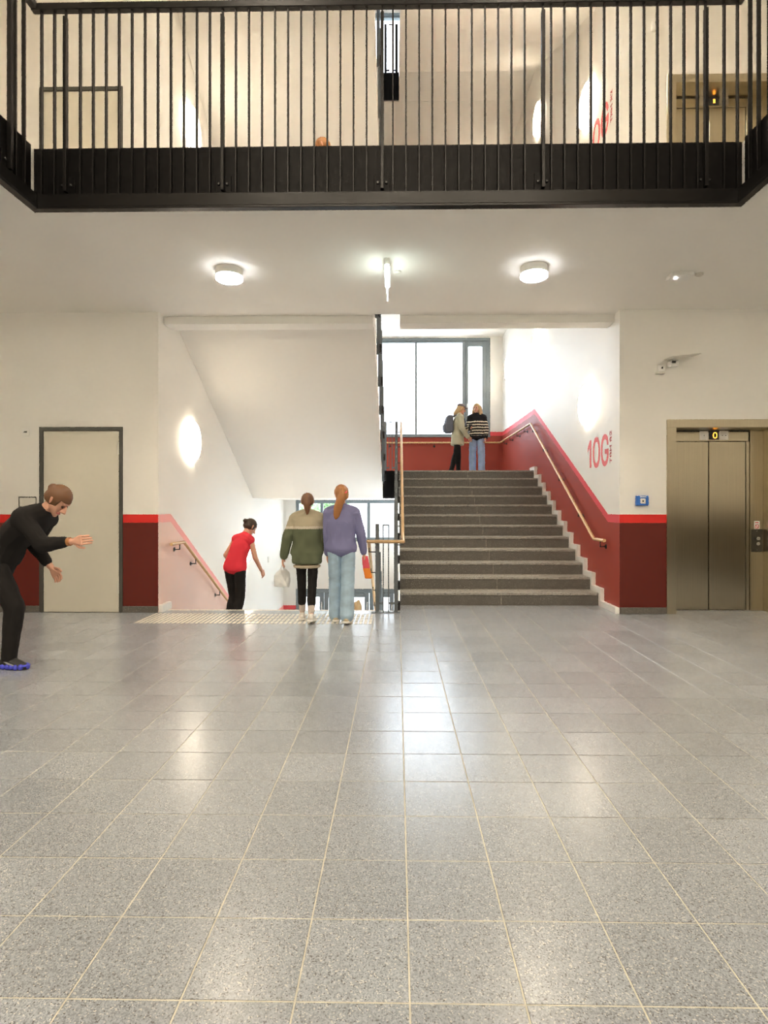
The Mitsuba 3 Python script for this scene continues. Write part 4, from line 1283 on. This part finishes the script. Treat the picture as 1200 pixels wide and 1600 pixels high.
part(kb, 'upper_half', slab_hull([a + [x, y, 0] for x in (-.022, .022) for y in (-.02, .02)] + [b + [x, y, 0] for x in (-.026, .026) for y in (-.022, .022)], .012), 'pouch pink', smooth=True)
part(kb, 'lower_half', slab_hull([b + [x, y, -.006] for x in (-.026, .026) for y in (-.022, .022)] + [c + [x, y, 0] for x in (-.030, .030) for y in (-.024, .024)], .012), 'pouch orange', smooth=True, label='orange lower half')

# person in the red shirt going down the stairs
k = thing('person', 'person in a red sleeveless shirt hurrying down the stairs by the glare paled wall', 'person')
f = Figure(1.56, lean=16, bend=30, head=(38, -20), legs=((14, 34, 2), (2, 22, 0)), arms=((-20, 25, 55, 20), (8, 12, 30, 8)), foot=(10, 0), twist=-14).place(-2.165, 7.60, -.3266, -22)
f.build(k)
f.top(k, 'shirt', 'red cloth', g=.026, hem=.03, hemr=.160, wide=1.05, arms=False)
part(k, 'shoulder_strap', f.out(soften(hull(ball(f.neck0 - f.up2 * .03 + f.r * .07, .036), ball(f.neck0 - f.up2 * .05 + f.r * .13, .04)), .02, 3)), 'black cloth', smooth=True)
f.trousers(k, 'black cloth', .088, .070, .058)
f.shoes(k, 'black cloth', 'white cloth')
f.hair(k, 'hair dark', [ball(f.at_head(0, -.125, .02), .032)])
part(k, 'necklace', f.out(lathe([[.048, -.004], [.054, -.004], [.056, 0], [.054, .004], [.048, .004], [.048, -.004]], f.neck0 + f.hup * .022, f.up2 + f.hup, 24)), 'black cloth', smooth=40)

# two people on the landing
k = thing('person', 'person in a grey cap and khaki jacket standing in profile on the landing', 'person')
f = Figure(1.52, lean=0, bend=6, head=(14, 0), legs=((6, 6, 2), (-8, 8, 2)), arms=((-4, 10, 18, 4), (6, 12, 30, 8)), foot=(0, 6)).place(1.31, 12.48, LAND, -84)
f.build(k)
f.top(k, 'jacket', 'khaki cloth', g=.046, hem=.20, hemr=.195, puff=.074, cuff=.055, wide=1.08, depth=.165)
f.trousers(k, 'black cloth', .086, .064, .050)
f.shoes(k, 'black cloth', 'black cloth')
f.hair(k, 'hair blond', chain([f.at_head(0, -.07, -.05), f.at_head(0, -.10, -.12), f.at_head(0, -.12, -.17)], [.06, .055, .03]), low=-.05)
cap = m3.Manifold.sphere(1.0, 28).scale([.094 * f.k, .110 * f.k, .085 * f.k]).transform(np.column_stack([f.hr, f.hf, f.hup, f.at_head(0, -.012, .055)]).tolist())
cut = m3.Manifold.cube([.4, .4, .2], True).transform(np.column_stack([f.hr, f.hf, f.hup, f.at_head(0, 0, -.055)]).tolist())
brim = hull(*[ball(f.at_head(x, y, .05), .006, 8) for x, y in ((-.07, .06), (.07, .06), (-.055, .145), (.055, .145), (0, .16))])
part(k, 'cap', f.out(soften(union([cap - cut, brim]), .014, 3)), 'cap cloth', smooth=True, label='grey peaked cap')
kb = thing('backpack', 'dark grey backpack on the back of the person in the khaki jacket', 'backpack')
q = f.chest - np.array([0, .235, 0]) * f.k
bp = hull(*[ball(q + np.array([x, y, z]) * f.k, .045 * f.k, 12) for x in (-.10, .10) for y, z in ((-.05, -.20), (-.07, -.05), (-.02, .13), (.045, -.20), (.045, .14))])
part(kb, 'bag', f.out(soften(bp, .02, 5)), 'grey cloth', smooth=True)
pk = hull(*[ball(q + np.array([x, y, z]) * f.k, .03 * f.k, 12) for x in (-.075, .075) for y, z in ((-.10, -.19), (-.11, -.06))])
part(kb, 'front_pocket', f.out(soften(pk, .02, 4)), 'grey cloth', smooth=True)
for sg in (-1, 1):
    c = f.chest
    part(kb, 'shoulder_strap', f.out(cat(*[tube([q + np.array([sg * .085, .04, .14]) * f.k, f.neck0 + np.array([sg * .095, -.04, .028]) * f.k, f.neck0 + np.array([sg * .10, .09, -.04]) * f.k, c + np.array([sg * .12, .165, -.06]) * f.k, c + np.array([sg * .15, .02, -.17]) * f.k], .014, 8)])), 'grey cloth', smooth=40)

k = thing('person', 'long haired person in a black and cream striped sweater and blue jeans on the landing', 'person')
f = Figure(1.53, lean=0, head=(4, -18), legs=((2, 4, 3), (-3, 6, 3)), arms=((4, 12, 20, 10), (16, 12, 70, 24)), foot=(0, 3)).place(1.735, 12.50, LAND, 168)
f.build(k)
f.top(k, 'sweater', 'stripe cloth', g=.042, hem=.06, hemr=.185, puff=.070, cuff=.050, wide=1.1, depth=.14)
f.trousers(k, 'blue denim', .096, .088, .084, name='jeans')
f.shoes(k, 'shoe white', 'white cloth')
f.hair(k, 'hair blond', [hull(*[ball(f.at_head(x, y, z), r) for x, y, z, r in ((-.05, -.06, .02, .05), (.05, -.06, .02, .05), (-.07, -.075, -.12, .045), (.07, -.075, -.12, .045), (-.06, -.09, -.26, .03), (.06, -.09, -.26, .03))]),
                            hull(ball(f.at_head(.075, .0, .03), .022), ball(f.at_head(.09, .02, -.14), .03), ball(f.at_head(.095, .07, -.25), .02)), hull(ball(f.at_head(-.075, .0, .03), .022), ball(f.at_head(-.09, .0, -.14), .03), ball(f.at_head(-.09, .03, -.24), .02))], low=-.05)
w = f.world(f.arm[1][2] + f.arm[1][3] * .10)
kb = thing('mobile_phone', 'small dark phone in the hand of the person in the striped sweater', 'phone')
m = cbox(-.036, .036, -.005, .005, -.072, .072, .004)
m.apply_transform(trimesh.transformations.rotation_matrix(.5, [1, 0, 0])); m.apply_translation(w)
own(kb, m, 'dark')

# running person cut by the left edge of the picture
k = thing('person', 'running person in black with blue soled trainers crossing in front of the door', 'person')
f = Figure(1.72, lean=30, bend=47, head=(50, 0), legs=((-26, 62, 2), (27, 33, 2)), arms=((-35, 12, 70, 5), (42, 10, 55, 0)), foot=(62, 0)).place(-3.27, 4.66, .001, -90)
f.build(k)
f.top(k, 'hoodie', 'black cloth', g=.040, hem=.10, hemr=.180, puff=.068, cuff=.046, sleeve=.72, wide=1.06, depth=.14)
f.trousers(k, 'black cloth', .094, .074, .056, .95)
f.shoes(k, 'dark', 'sole blue', studs=True)
f.hair(k, 'hair brown', [ball(f.at_head(0, -.10, .03), .04)])
s = f.arm[1]
part(k, 'wristband', f.out(lathe([[.026, -.012], [.034, -.012], [.034, .012], [.026, .012], [.026, -.012]], s[2] - s[3] * .02, s[3], 20)), 'hair ginger', smooth=40)

# person at the foot of the stairs, only the head above the floor edge
k = thing('person', 'blond head of a person standing down at the entrance doors', 'person')
f = Figure(1.76, lean=0, head=(8, 20), legs=((2, 4, 2), (-3, 6, 2))).place(-.83, 11.95, LOWL, 10)
f.build(k)
f.top(k, 'coat', 'beige cloth', g=.04, hem=.14, hemr=.18)
f.trousers(k, 'grey cloth')
f.shoes(k, 'shoe white', 'white cloth')
f.hair(k, 'hair blond', chain([f.at_head(0, -.07, .07), f.at_head(0, -.085, .115), f.at_head(0, -.09, .135)], [.05, .035, .02]), low=-.05)

# person up on the gallery, only the top of the head visible
k = thing('person', 'ginger hair of a person just visible over the gallery edge behind the bars', 'person')
f = Figure(1.46, lean=14, bend=22, head=(42, 0), legs=((10, 6, 2), (-10, 12, 2)), arms=((14, 8, 20, 0), (-14, 8, 20, 0)), foot=(0, 8)).place(-.62, 6.62, FLOOR1, 82)
f.build(k)
f.top(k, 'coat', 'beige cloth', g=.04, hem=.12, hemr=.18)
f.trousers(k, 'grey cloth')
f.shoes(k, 'shoe white', 'white cloth')
f.hair(k, 'hair ginger')
